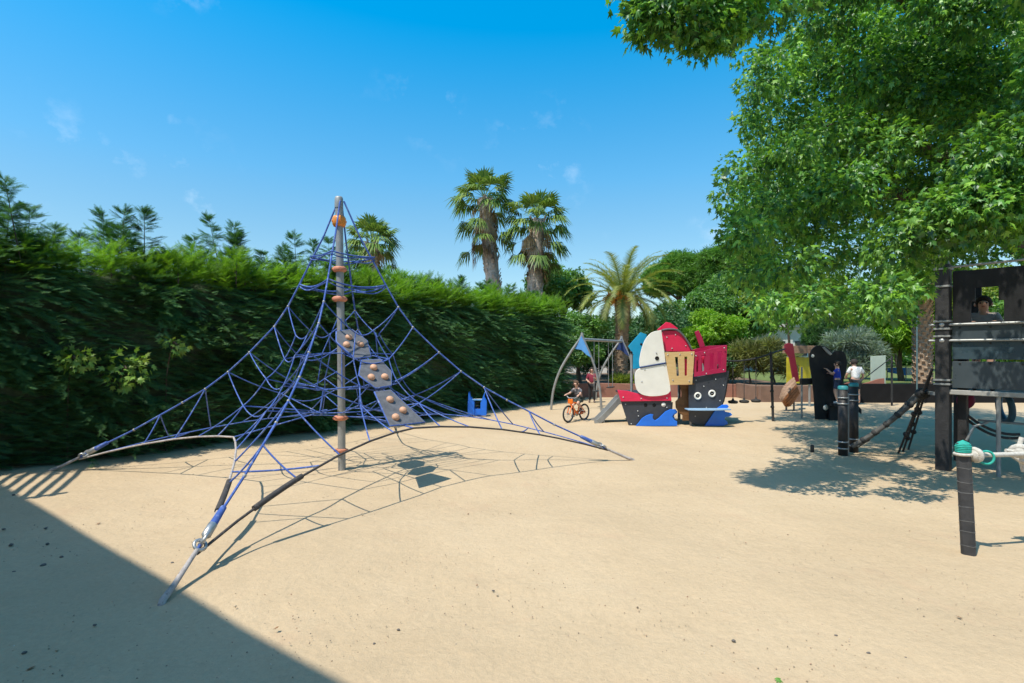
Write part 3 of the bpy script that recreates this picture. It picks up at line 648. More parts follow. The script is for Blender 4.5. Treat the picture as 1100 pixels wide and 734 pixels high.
for s, e, r, cnt in ((P(915, 483, 9.1)+Vector((.0, 0, .05)), apx, .038, 5), (P(921, 479, 9.4), apx+Vector((.12, .25, 0)), .034, 5)):
    s.z = max(.07, s.z); pth = sag(s, e, .06, 10); b = MB(); b.tube(pth, r, 8); o = b.build('ramp_rope', ROPE_D if r < .02 else surf('grey_thick_rope', (.12, .115, .105), .85, 20, .4, .6, 120), rl); knots(pth, r, cnt, o, 1.35)
for s, e in ((G(965, 487), top_), (G(975.5, 483.5), top_+Vector((.10, .12, 0))), (G(970, 485), apx)):
    s.z = .0; pth = sag(s, e, .0, 6); b = MB(); b.tube(pth, .017, 8); o = b.build('stay_rope', ROPE_D, rl); knots(pth, .02, 3, o, 2.2)
b = MB(); b.ball(apx, (.11, .1, .09)); b.ball(apx+Vector((.1, .1, .0)), .08); b.build('junction', RUBBER, rl)
b = MB(); b.beam(apx+Vector((.05, 0, .02)), P(1012, 424, 8.15), .05, .05); b.build('link_bar', GALV, rl)

# ================================================================ black climbing tower at the right edge
tw = thing('climbing_tower', 'black climbing tower with laminate panels and pale rails at the right edge', 'climbing tower', (6.5, 8.06, 0))
O = Vector((6.44, 8.06, 0)); U = Vector((.62, -.785, 0)).normalized(); V = Vector((-U.y, U.x, 0)); rz = math.atan2(U.y, U.x)
def tp_(u, v, z): return O+U*u+V*v+Vector((0, 0, z))
WIN = O+U*.38+V*.42+Vector((0, 0, 1.18))
def tbox(u0, u1, v0, v1, z0, z1, b):
    return b.box(None, (u1-u0, v1-v0, z1-z0), M=Matrix.Translation(tp_((u0+u1)/2, (v0+v1)/2, (z0+z1)/2)) @ Matrix.Rotation(rz, 4, 'Z'))
for (u, v, h) in ((0, 0, 3.05), (1.75, 0, 3.05), (0, 1.0, 3.05), (1.75, 1.0, 3.05)):
    b = MB(); tbox(u-.085, u+.085, v-.085, v+.085, -.06, h, b); po = b.build('post', POSTB, tw, bevel=.012)
    if v == 0:
        b = MB()
        for z in (1.27, 1.33, 1.98, 2.09, 2.2, 2.72, 2.98): tbox(u-.10, u+.10, v-.10, v+.10, z-.014, z+.014, b)
        b.build('bands', GALV, po, bevel=.003)
b = MB(); tbox(.13, .24, .15, .26, -.06, 2.7, b); b.build('post', POSTB, tw, bevel=.01)
b = MB(); tbox(.30, .40, .02, .12, .0, .0001, b)
def quad(u0, u1, v, z0, z1): return [tp_(u0, v, z0), tp_(u1, v, z0), tp_(u1, v, z1), tp_(u0, v, z1)]
b = MB(); b.holed(quad(.11, 1.66, .0, 2.17, 2.93), V*.03, [0, .135, .165, .33, .365, 1], [0, .02, .40, .66, 1], lambda i, j: not ((j == 1 and i in (1, 2, 3)) or (j == 2 and i in (2,)))); b.build('window_wall', BLACK, tw, bevel=.004)
b = MB(); b.holed(quad(.05, 1.70, 1.0, 2.17, 2.93), V*.03, [0, .12, .88, 1], [0, .05, .86, 1], lambda i, j: not (i == 1 and j == 1)); b.build('rear_frame', BLACK, tw, bevel=.004)
for (z0, z1, mt) in ((1.93, 2.13, GLAZE), (1.64, 1.90, GLAZE2), (1.22, 1.61, GLAZE)):
    b = MB(); b.prism(quad(.11, 1.66, -.03, z0, z1), V*.02); pn = b.build('guard_panel', mt, tw, bevel=.004)
    t = MB()
    for k in range(5): t.lathe([(.014, 0), (.012, .01), (0, .013)], tp_(.2+.34*k, -.03, z1-.03), -V, 8)
    t.build('bolts', RUBBER, pn)
for z, v in ((2.15, -.06), (1.915, -.06)):
    b = MB(); b.tube([tp_(-.16, v, z), tp_(1.9, v, z)], .019, 10); b.ball(tp_(.0, v, z), .042, 10, 8); b.build('rail', STEEL, tw)
b = MB(); tbox(.0, 1.8, -.05, .05, 1.12, 1.19, b); b.build('deck_edge', surf('pale_aluminium', (.34, .33, .30), .5, 6, .2), tw, bevel=.008)
b = MB(); tbox(-.02, 1.8, .06, 1.06, 1.13, 1.18, b); b.build('deck', POSTB, tw)
b = MB(); b.tube([tp_(.62, .0, -.05), tp_(.62, .0, 1.12)], .026, 10); b.build('under_post', GALV, tw)
b = MB(); b.tube([tp_(1.3, .8, -.05), tp_(1.3, .8, 1.12)], .026, 10); b.build('under_post', GALV, tw)
b = MB(); b.tube([tp_(.3, .5, .72), tp_(1.9, .5, .70)], .016, 8); b.tube([tp_(.25, .1, .45), tp_(.33, .1, .66), tp_(.45, .3, .72)], .018, 8); b.build('under_bar', GALV, tw)
b = MB(); b.tube([tp_(-.02, .02, 3.0), tp_(-.06, .02, 3.25)], .016, 8); b.tube([tp_(.06, .02, 3.0), tp_(.06, .02, 3.15)], .013, 8); b.build('finial', GALV, tw)
b = MB(); b.tube([tp_(.0, .0, 3.0), tp_(1.9, .0, 3.02)], .018, 8); b.build('top_rail', GALV, tw)
# under the deck: maroon bag and blue ring hung from the deck
b = MB(); b.ball(P(1037.5, 430, 8.6), (.13, .10, .14), 14, 10); b.tube([P(1037.5, 423, 8.6), P(1037.5, 419, 8.6)], .02, 8); tag(b.build('hanging_bag', surf('maroon_cloth', (.17, .008, .05), .8, 8, .3)), 'round maroon bag hanging under the black tower deck', 'bag')
bt = MB(); bt.torus(P(1080, 438, 8.3), (.9, -.35, .1), .21, .045, 20, 8); tag(bt.build('hanging_ring', surf('dull_blue_rubber', (.03, .10, .17), .6, 8, .3)), 'dull blue rubber ring hanging beneath the tower at the right edge', 'ring')
b = MB()
for k in range(2): b.tube(sag(tp_(.2, .2+.1*k, .85-.1*k), tp_(.75, .6, .55-.05*k), .1, 8), .02, 7)
b.build('slack_rope', ROPE_D, tw)

# ================================================================ balance post with white rope
D1 = 4.63; PX = P(1041, 597, D1).x; PXT = P(1036.5, 473, D1).x
bpst = thing('balance_post', 'dark notched wooden post bound with turquoise cord, nearest the camera at right', 'post', (PX, D1, 0))
b = MB(); a0, a1 = Vector((PX, D1, -.08)), Vector((PXT, D1+.02, .97)); PR = Matrix.Rotation(-.70, 4, 'Z'); b.prism([a0+PR @ Vector((x*.052, y*.04, 0)) for x, y in ((-1, -.6), (-.6, -1), (.6, -1), (1, -.6), (1, .6), (.6, 1), (-.6, 1), (-1, .6))], a1-a0); b.build('shaft', woodmat('tarred_wood', (.018, .02, .024), (.055, .055, .058), 6, (1, 1, 1), .6), bpst, bevel=.02)
u = (a1-a0).normalized()
b = MB()
for k in range(8):
    c = a0.lerp(a1, .16+.105*k+.012*math.sin(k*2.1)); b.prism([c+PR @ Vector((x*.0535, y*.0415, .004*math.sin(x*9+k))) for x, y in ((-1, -.6), (-.6, -1), (.6, -1), (1, -.6), (1, .6), (.6, 1), (-.6, 1), (-1, .6))], u*.007)
b.build('score_lines', surf('grey_score', (.11, .11, .11), .8, 20, .4), bpst)
b = MB()
for k in range(5): b.torus(a1-u*(.02+.014*k), u, .052-.005*(k == 0), .008, 20, 6)
b.lathe([(.048, 0), (.04, .01), (0, .03)], a1-u*.01, u, 18); b.build('cord_binding', surf('turquoise_cord', (.02, .38, .30), .7, 30, .3, .5, 160), bpst)
b = MB(); b.torus(a1-u*.10, u, .061, .013, 20, 8); b.build('rope_wrap', surf('white_rope', (.55, .52, .46), .85, 40, .25, .6, 160), bpst)
WR = bpy.data.materials['white_rope']
e = tp_(1.9, -1.3, .98)
wr = thing('white_rope', 'thick off-white rope tied from the notched post out to the right edge', 'rope', (PX, D1, 0))
p0 = a1-u*.10+Vector((.075, -.04, 0)); e = Vector((p0.x+1.5, 4.85, p0.z+.03))
b = MB(); b.tube([a1-u*.12+Vector((.08, -.06, 0)), p0]+sag(p0, e, .02, 8)[1:], .021, 10); b.build('strand', WR, wr)
b = MB(); b.ball(p0, (.055, .05, .06), 12, 8); b.torus(p0+Vector((-.01, 0, .0)), (1, .3, .2), .05, .02, 14, 7); b.build('knot', WR, wr)
b = MB(); b.torus(p0+Vector((.07, -.02, -.02)), (.25, 1, 0), .055, .010, 18, 7); b.build('cord_loop', bpy.data.materials['turquoise_cord'], wr)
kx = P(1096, 486, 4.75)
b = MB(); b.ball(kx, (.07, .06, .07), 12, 8); b.torus(kx, (.5, .6, .4), .06, .026, 14, 7); b.torus(kx+Vector((.02, 0, -.03)), (.1, .9, -.6), .055, .024, 14, 7); b.tube([kx+Vector((-.02, 0, .03)), kx+Vector((.015, 0, .13))], .02, 8); b.tube([kx+Vector((0, 0, -.05)), kx+Vector((.03, 0, -.17))], .018, 8); b.tube([kx+Vector((-.03, 0, 0)), kx+Vector((-.12, .01, .015))], .016, 8); b.build('hanging_knot', WR, wr)
# ================================================================ raised ground and low walls at the back
b = MB(); b.prism([(0.6, 20.86, .0), (8.72, 20.86, .0), (8.72, 18.96, .0), (11.2, 18.96, .0), (11.2, 18.7, .0), (60, 18.7, 0), (60, 140, 0), (-60, 140, 0), (-60, 60, 0), (.6, 24, 0)], (0, 0, .44))
tag(b.build('planting_bed', SOIL), kind='structure')
b = MB(); b.prism([(11.2, 21.4, .43), (40, 21.4, .43), (40, 60, .43), (14, 60, .43)], (0, 0, .022)); tag(b.build('lawn', GRASSY), kind='structure')
b = MB(); b.prism([(1.0, 20.7, -.05), (8.6, 20.7, -.05), (8.6, 20.7, .50), (7.6, 20.7, .53), (5.4, 20.7, .49), (3.2, 20.7, .55), (1.0, 20.7, .5)], (0, .16, 0))
tag(b.build('low_wall', CONC, bevel=.012), 'low terracotta rendered wall with a wavy top along the back of the sand', 'wall')
b = MB(); b.box((9.95, 18.86, .26), (2.62, .2, .62)); b.box((8.66, 19.83, .25), (.14, 1.74, .60)); tag(b.build('low_wall', CONC2, bevel=.012), 'low brown wall behind the wooden play figure, stepped forward of the terracotta wall', 'wall')
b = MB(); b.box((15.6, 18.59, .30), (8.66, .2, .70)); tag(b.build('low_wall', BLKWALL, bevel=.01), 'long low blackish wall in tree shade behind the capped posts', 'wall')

# ================================================================ house beside the camera that shades the corner of the sand (just outside the frame)
EV = Vector((-.807, .59, 0)).normalized(); EN = Vector((-EV.y, EV.x, 0))      # along the eaves, away from the yard is -EN side
if EN.y > 0: EN = -EN
hs_ = thing('house', 'two-storey pale rendered house whose eaves shade the near left corner of the sand', 'house', (-3.6, -.6, 0))
ZR = 7.0; off = Vector((SUN.x, SUN.y, 0))/SUN.z*ZR
E0 = Vector((-.907, 2.875, 0))+off; EL = Vector((-6.95, 7.30, 0))+off; EL = E0+EV*(EL-E0).dot(EV); ER = E0-EV*9
b = MB(); b.prism([EL+Vector((0, 0, ZR)), ER+Vector((0, 0, ZR)), ER+EN*7+Vector((0, 0, ZR)), EL+EN*7+Vector((0, 0, ZR))], (0, 0, -.22)); b.build('roof', CONC, hs_, bevel=.02)
i0, i1 = EL-EV*.35+EN*.5, ER+EV*.35+EN*.5
b = MB(); b.prism([i0, i1, i1+EN*6, i0+EN*6], (0, 0, 6.78)); b.build('wall', WHITE, hs_)
for z in (1.0, 4.0):
    for t in (1.8, 4.6, 10.5):
        c = i0-EV*t-EN*.0; b = MB(); b.box(None, (1.2, .08, 1.3), M=Matrix.Translation(Vector((c.x, c.y, z+.65))) @ Matrix.Rotation(math.atan2(EV.y, EV.x), 4, 'Z')); w = b.build('window_frame', NAVY, hs_)
        b = MB(); b.box(None, (1.05, .10, 1.15), M=Matrix.Translation(Vector((c.x, c.y, z+.65))) @ Matrix.Rotation(math.atan2(EV.y, EV.x), 4, 'Z')); b.build('pane', surf('window_glass', (.02, .03, .035), .08, 2, .1), w)
# slatted pergola off the end of the house
pg = thing('pergola', 'slatted timber pergola at the end of the pale house, throwing striped shade', 'pergola', (-7.65, 6.2, 0))
sd = Vector((.495, -.87, 0)); sp = Vector((.87, .495, 0)); cc = Vector((-6.55, 7.42, 0))+Vector((SUN.x, SUN.y, 0))/SUN.z*3.0
for k in range(8):
    c = cc+sp*(-.62+.15*k); b = MB(); b.beam(c-sd*1.1+Vector((0, 0, 3.0)), c+sd*1.3+Vector((0, 0, 3.0)), .045, .06); b.build('slat', PLANK, pg)
for s in (-1.0, 1.2):
    c = cc+sd*s; b = MB(); b.beam(c-sp*.75+Vector((0, 0, 2.88)), c+sp*.6+Vector((0, 0, 2.88)), .08, .12); b.build('beam', PLANK, pg)
    b = MB(); b.beam(c-sp*.68+Vector((0, 0, -.1)), c-sp*.68+Vector((0, 0, 2.82)), .09, .09); b.build('post', PLANK, pg)

# ================================================================ leaf templates
def t_spray(k=9, w=.055):
    v, f = [], []
    def tri(a, b_, c):
        v.extend([a, b_, c]); f.append((len(v)-3, len(v)-2, len(v)-1))
    tri((0, -.018, 0), (0, .018, 0), (1, 0, -.05))
    for i in range(k):
        t = .10+.82*i/(k-1); L = .46*(1-.70*t)
        for s in (-1, 1):
            x = t+(.03 if s > 0 else 0)
            tri((x-w/2, 0, .0), (x+w/2, 0, 0), (x+L*.78, s*L*.72, -.06*L+.04*s))
    return v, f
SPRAY = t_spray()
def t_maple():
    v = [(0, 0, 0)]; tips = [(-150, .30), (-100, .52), (-70, .33), (-42, .78), (-20, .42), (0, 1.0), (20, .42), (42, .78), (70, .33), (100, .52), (150, .30)]
    c = (.32, 0, .03); v = [c]
    for a, r in tips:
        q = math.radians(a); v.append((.32+r*.68*math.cos(q), r*.74*math.sin(q), -.10*abs(math.sin(q))*r-.12*max(0, r*math.cos(q))))
    f = [(0, i, i+1) for i in range(1, len(tips))]+[(0, len(tips), 1)]
    return v, f
MAPLE = t_maple()
def t_cluster(n=7, L=1., w=.42, seed=1, droop=.3, spread=1.):
    r = random.Random(seed); v, f = [], []
    for i in range(n):
        a = r.uniform(0, 2*PI); e = r.uniform(-.5, .9); d = Vector((math.cos(a)*math.cos(e), math.sin(a)*math.cos(e), math.sin(e)-droop)).normalized()
        s = d.cross(Vector((r.uniform(-1, 1), r.uniform(-1, 1), 1))).normalized()*w*.5; o = Vector((r.uniform(-1, 1), r.uniform(-1, 1), r.uniform(-1, 1)))*.45*spread
        k = len(v); mid = o+d*L*.5+Vector((0, 0, .06)); v += [o, mid+s, o+d*L-Vector((0, 0, .1)), mid-s]; f += [(k, k+1, k+2), (k, k+2, k+3)]
    return v, f
CLUS = t_cluster(); CLUS2 = t_cluster(9, 1., .26, 3); NEEDLE = t_cluster(16, .9, .10, 5, -.1, .6); BLADE = t_cluster(8, 2.2, .10, 8, -.2, .2); HANG = t_cluster(7, 1.6, .2, 9, 1.6, .6)

def clump_points(cl, n, shell=3.0, near=0):
    cl = np.asarray(cl, float); w = cl[:, 3]*cl[:, 4]+cl[:, 4]*cl[:, 5]+cl[:, 3]*cl[:, 5]
    if near: w = w*(8/np.maximum(5, cl[:, 1]))**near
    w /= w.sum()
    i = RNG.choice(len(cl), n, p=w); d = rdir(n); u = RNG.random(n)**(1/shell)
    return cl[i, :3]+d*cl[i, 3:6]*u[:, None], d
def ellip_clumps(c, r, m, rel=(.28, .45), lowcut=-.6, shell=True):
    out = []
    while len(out) < m:
        d = rdir(1)[0]
        if d[2] < lowcut: continue
        q = RNG.uniform(.55, .9) if shell else RNG.random()**.33
        k = RNG.uniform(*rel); rr = min(r)*k
        out.append((c[0]+d[0]*r[0]*q, c[1]+d[1]*r[1]*q, c[2]+d[2]*r[2]*q, rr*1.15, rr*1.15, rr*.85))
    return out
def leafy(name, mat, cl, n, size, tmpl, parent, shell=3.0, out=.5, droop=.2, var=.3):
    T, d = clump_points(cl, n, shell); D = d*out+rdir(n)*(1-out)+np.array([0, 0, -droop])
    return scatter(name, tmpl[0], tmpl[1], frames(D, RNG.uniform(-1.2, 1.2, n)), size*(1+RNG.uniform(-var, var, n)), T, mat, parent)
def limbs(b, base, r0, cl, k, top_frac=.55):
    """tapered trunk with limbs reaching into k of the clumps"""
    base = Vector(base); cs = [Vector(c[:3]) for c in cl]; cen = sum(cs, Vector())/len(cs)
    fork = base.lerp(Vector((cen.x, cen.y, cen.z)), top_frac); mid = base.lerp(fork, .5)+Vector((RNG.uniform(-.1, .1), RNG.uniform(-.1, .1), 0))*r0*4
    tr_ = spline([base-Vector((0, 0, .15)), base+Vector((0, 0, .15)), mid, fork, cen], 4); m_ = len(tr_)
    b.tube(tr_, [r0*(1.35 if i < 2 else 1-.7*i/(m_-1)) for i in range(m_)], 12)
    for c in random.sample(cs, min(k, len(cs))):
        a = fork.lerp(cen, RNG.uniform(-.1, .8)); mm = a.lerp(c, .5)+Vector((0, 0, .12))*(c-a).length*.5
        p = spline([a, mm, c], 4); b.tube(p, [r0*.42*(1-.8*i/(len(p)-1)) for i in range(len(p))], 7)
def tree(name, label, cat, px, y_top, y_bot, hw, d, mat, tmpl, size, n, m=14, ground=.42, group=None, rel=(.3, .5), depth=1.0, trunk_r=.14, bark=None, out=.5, droop=.2, shell=3., lowcut=-.6, dx=0):
    top = P(px, y_top, d).z; bot = P(px, y_bot, d).z; X = P(px, 0, d).x; r = hw/F*d
    c = (X, d, (top+bot)/2); rad = (r, r*depth, (top-bot)/2)
    t = thing(name, label, cat, (X+dx, d, ground), 0, group)
    cl = ellip_clumps(c, rad, m, rel, lowcut)
    b = MB(); limbs(b, (X+dx, d, ground), trunk_r, cl, 7); b.build('trunk', bark or BARK, t)
    leafy('crown', mat, cl, n, size, tmpl, t, shell, out, droop)
    return t

# ================================================================ clipped cypress hedge with unclipped top growth
HEDGE = leafmat('cypress_foliage', [(.050, .14, .075), (.075, .18, .08), (.105, .225, .08), (.14, .26, .07), (.06, .15, .08)], .28, .01, 1.4, .5)
HEDGE2 = leafmat('sunlit_cypress_foliage', [(.07, .18, .022), (.11, .25, .026), (.16, .30, .03), (.21, .34, .04), (.09, .20, .028)], .42, .012, 1.5, .5)  # same cypress; sunlight on the top growth put into a brighter, yellower leaf colour
hg = thing('cypress_hedge', 'tall clipped dark cypress hedge with shaggy sunlit top growth behind the rope pyramid', 'hedge', (-5.4, 10.9, 0))
HP = [Vector((-9.2, 6.0, 0)), Vector((-5.4, 10.2, 0)), Vector((2.0, 19.8, 0))]
HL = [(HP[i+1]-HP[i]).length for i in range(2)]; HT = sum(HL)
def hpath(s):
    i = 0 if s < HL[0] else 1; t = (s-(0 if i == 0 else HL[0]))/HL[i]; u = (HP[i+1]-HP[i]).normalized(); return HP[i].lerp(HP[i+1], t), u, Vector((u.y, -u.x, 0))
core = MB()
outl = [(.34, 0), (.22, .8), (.20, 2.0), (.30, 2.85), (.55, 3.12), (1.3, 3.2), (1.7, 2.9), (1.75, 0)]
sec = []
for j in range(41):
    p, u, nn = hpath(min(HT-1e-4, HT*j/40)); sec.append([p-nn*(o+random.uniform(-.06, .06))+Vector((0, 0, z+random.uniform(-.08, .08) if z > .1 else -.05)) for o, z in outl])
k = len(outl); core.add([v for s in sec for v in s], [(j*k+i, j*k+i+1, (j+1)*k+i+1, (j+1)*k+i) for j in range(40) for i in range(k-1)]+[tuple(range(k)), tuple(40*k+i for i in reversed(range(k)))])
core.build('inner_branches', surf('hedge_interior', (.045, .070, .032), .95, 12, .6, .9, 25), hg)
for j in range(26):
    p, u, nn = hpath(HT*(j+.5)/26); q = p-nn*.55; b = MB(); b.tube([q, q+Vector((random.uniform(-.1, .1), 0, 1.2)), q+Vector((0, 0, 2.4))], [.07, .05, .03], 7); b.build('trunk', BARK, hg)
def boughs(o, dr, L, ns, jitter=.75, sag_=.18, size=(.22, .34)):
    """sprays set along boughs: origins o (n,3), directions dr, lengths L"""
    n = len(o); dr = dr/np.linalg.norm(dr, axis=1, keepdims=True)
    idx = np.repeat(np.arange(n), ns); t = np.tile(np.linspace(.12, 1., ns), n)+RNG.uniform(-.05, .05, n*ns)
    pos = o[idx]+dr[idx]*(L[idx]*t)[:, None]; pos[:, 2] -= sag_*(L[idx]*t)**2
    side = np.cross(dr[idx], np.array([0, 0, 1.])); side /= np.linalg.norm(side, axis=1, keepdims=True)+1e-6
    sg = np.where(np.arange(n*ns) % 2 == 0, 1, -1)*RNG.uniform(.2, 1, n*ns)
    D = dr[idx]+side*(sg*jitter)[:, None]+rdir(n*ns)*.22; D[:, 2] -= .10
    return pos, D, RNG.uniform(*size, n*ns)*(1.1-.35*t)
O_, D_, L_ = [], [], []
def put(o, d, l): O_.append(tuple(o)); D_.append(tuple(d)); L_.append(l)
for j in range(5200):                                   # front face
    s = HT*random.random()**1.0; p, u, nn = hpath(min(s, HT-.01)); z = .06+3.0*random.random()
    wob = .06*math.sin(s*1.9+z*1.3)+.08*math.sin(s*.7-z*2.1)
    q = p-nn*(.26-wob)+Vector((0, 0, z)); a = .55+.55*math.sin(s*2.1+z*2.6)+random.gauss(0, .28)
    put(q, nn*.55+u*a*1.3+Vector((0, 0, .16*math.sin(s*3.1-z*1.7)+random.gauss(-.02, .13))), random.uniform(.35, .95)*(.6 if z < .4 else 1))
for j in range(900):                                    # end and rear, seen from the yard's far side
    z = .1+3*random.random()
    if j < 260: p, u, nn = hpath(HT-.02); q = p-nn*random.uniform(.2, 1.7)+Vector((0, 0, z)); d = u*.8+nn*random.gauss(0, .4)+Vector((0, 0, random.gauss(.05, .2)))
    else: p, u, nn = hpath(HT*random.random()*.999); q = p-nn*1.68+Vector((0, 0, z)); d = -nn*.8+u*random.gauss(0, .5)+Vector((0, 0, .1))
    put(q, d, random.uniform(.3, .6))
p1 = boughs(np.array(O_), np.array(D_), np.array(L_), 16, jitter=.5, sag_=.3, size=(.11, .23))
O_, D_, L_ = [], [], []
def topfac(s):   # height of the shaggy top along the hedge: spiky at the near left end, lower further on
    f = s/HT; return 1.0
stems = MB(); TO, TD, TL = [], [], []
for j in range(330):
    s = HT*random.random()*.998; p, u, nn = hpath(s); off_ = random.uniform(-.05, 1.5); tall = random.random() < (.34 if s/HT < .5 else .17)
    lf = s/HT < .5; h = (random.uniform(.35, 1.5)**1.0 if lf else random.uniform(.7, 1.1)) if tall else (random.uniform(.22, .6) if lf else random.uniform(.3, .75)); q = p-nn*off_+Vector((0, 0, 2.95+random.uniform(-.1, .12)))
    lean = Vector((random.gauss(0, .08), random.gauss(0, .08), 1)).normalized(); tip = q+lean*h
    stems.tube([q, q.lerp(tip, .5), tip], [.011, .008, .003], 5, caps=False)
    nb = int(34+h*40) if tall else int(7+h*9)
    for i in range(nb):
        t = (i+random.random())/nb; a = random.uniform(0, 2*PI)
        if tall:
            tier = (math.floor(t*9)+random.uniform(0, .8))/9; el = random.uniform(.02, .38)+.55*tier**3; l = .50*(1-.90*tier)*random.uniform(.5, 1.2)+.05
            TO.append(tuple(q.lerp(tip, tier))); TD.append((math.cos(a)*math.cos(el), math.sin(a)*math.cos(el), math.sin(el))); TL.append(l)
        else:
            el = random.uniform(.25, .75)+.5*t; l = .46*(1-.78*t)*random.uniform(.7, 1.25)+.07
            put(q.lerp(tip, t), (math.cos(a)*math.cos(el), math.sin(a)*math.cos(el), math.sin(el)), l)
p3_ = boughs(np.array(TO), np.array(TD), np.array(TL), 8, jitter=.6, sag_=.12, size=(.10, .18))
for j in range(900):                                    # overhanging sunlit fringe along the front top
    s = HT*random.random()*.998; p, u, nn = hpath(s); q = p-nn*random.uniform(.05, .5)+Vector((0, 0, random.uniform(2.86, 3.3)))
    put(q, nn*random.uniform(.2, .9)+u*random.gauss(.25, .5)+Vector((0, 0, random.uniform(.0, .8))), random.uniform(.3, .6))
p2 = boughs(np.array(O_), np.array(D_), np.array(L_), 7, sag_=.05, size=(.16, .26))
tag(stems.build('leader_stems', BARK, hg), kind='stuff')
HEDGE3 = leafmat('leader_foliage', [(.04, .115, .04), (.06, .15, .045), (.085, .19, .05)], .3, .012, 1.4, .5)
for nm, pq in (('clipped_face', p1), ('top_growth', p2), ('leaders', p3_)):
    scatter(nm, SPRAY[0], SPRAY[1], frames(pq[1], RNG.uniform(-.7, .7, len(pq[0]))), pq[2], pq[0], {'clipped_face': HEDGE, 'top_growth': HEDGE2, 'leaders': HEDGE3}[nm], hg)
# creeper growing out of the hedge face
IVY = leafmat('creeper_leaf', [(.14, .27, .05), (.20, .34, .06), (.28, .38, .08)], .3, .02, 1.4)
p, u, nn = hpath(3.55)
for (px, py, r, cnt, lab) in ((72, 385, .26, 90, 'pale green broad-leaved creeper sprouting from the hedge face, the left clump'), (128, 396, .42, 130, 'yellow-green creeper sprouting from the hedge face, the right clump'), (178, 370, .22, 45, 'smallest creeper tuft on the hedge face, up and right of the others')):
    # find where the view ray meets the hedge face
    dd = min((abs((hpath(s)[0]).x/(hpath(s)[0]).y-(px-CX)/F), s) for s in np.linspace(.1, HT-.1, 300))[1]; q = hpath(dd); c = q[0]+q[2]*.42; c.z = P(px, py, c.y).z
    t = thing('creeper', lab, 'creeper', (c.x, c.y, 0)); b = MB(); b.tube(spline([Vector((c.x, c.y, 0))-q[2]*.5, c-q[2]*.45-Vector((0, 0, .6)), c-q[2]*.1, c+q[2]*.1], 4), .012, 6); b.build('stem', BARK, t)
    cl = [(c.x, c.y, c.z, r, r*.5, r*.8)]; leafy('leaves', IVY, cl, cnt, .12, MAPLE, t, 2.5, .5, .3)

# ================================================================ the big sweetgum at the right
GUM = leafmat('sweetgum_leaf', [(.04, .115, .035), (.075, .205, .04), (.14, .32, .045), (.26, .46, .055), (.08, .20, .055)], .30, .03, 1.45, .40)
random.seed(2024); RNG = np.random.default_rng(77)
gt = thing('shade_tree', 'huge leafy shade tree overhanging the play area at the right', 'tree', (10.9, 10.3, 0))
def left_edge(y): return 795-CX if False else np.interp(y, [-200, -60, 0, 40, 70, 140, 165, 280, 330, 360], [640, 665, 740, 770, 800, 800, 785, 785, 800, 815])
cl = []
def addc(px, py, d, rpx, sq=.85): q = P(px, py, d); r = rpx/F*d; cl.append((q.x, q.y, q.z, r, r, r*sq))
for a in ((690, 20, 5.5, 18), (730, 30, 5.6, 22), (760, 40, 5.7, 20), (785, 12, 5.8, 34), (700, 22, 5.5, 22), (722, 8, 5.4, 34), (752, 16, 5.6, 34), (772, 30, 5.8, 24), (700, -25, 5.6, 40), (765, -30, 5.8, 55), (820, -20, 6, 60), (690, 5, 5.5, 16), (712, 30, 5.4, 14), (748, 42, 5.5, 12)): addc(*a)
for px_, py_, r_ in ((815, 92, 34), (812, 128, 28), (838, 70, 42), (805, 60, 22), (800, 185, 36), (790, 215, 28), (800, 250, 34), (810, 290, 34), (822, 325, 24), (850, 160, 46), (846, 225, 46), (850, 285, 44), (868, 325, 28),
          (905, 318, 34), (948, 318, 34), (890, 262, 42), (935, 280, 38), (975, 298, 34), (905, 205, 44), (955, 228, 44), (1000, 258, 34), (900, 140, 44), (950, 160, 48), (1010, 190, 48), (1060, 205, 44), (1040, 250, 28), (1085, 250, 28), (880, 80, 44), (930, 85, 46), (985, 100, 50), (1050, 130, 50), (880, 20, 50), (950, 25, 50), (1020, 30, 50), (1080, 50, 50), (1100, 165, 50), (1125, 240, 44), (1140, 190, 50)):
    if px_ > 860 and py_ > 150 and random.random() < .18: continue
    addc(px_, py_, 6.25+2.5*max(0, (330-py_)/330)**1.1+random.uniform(-.5, .7), r_*random.uniform(.72, 1.0), random.uniform(.5, .75))
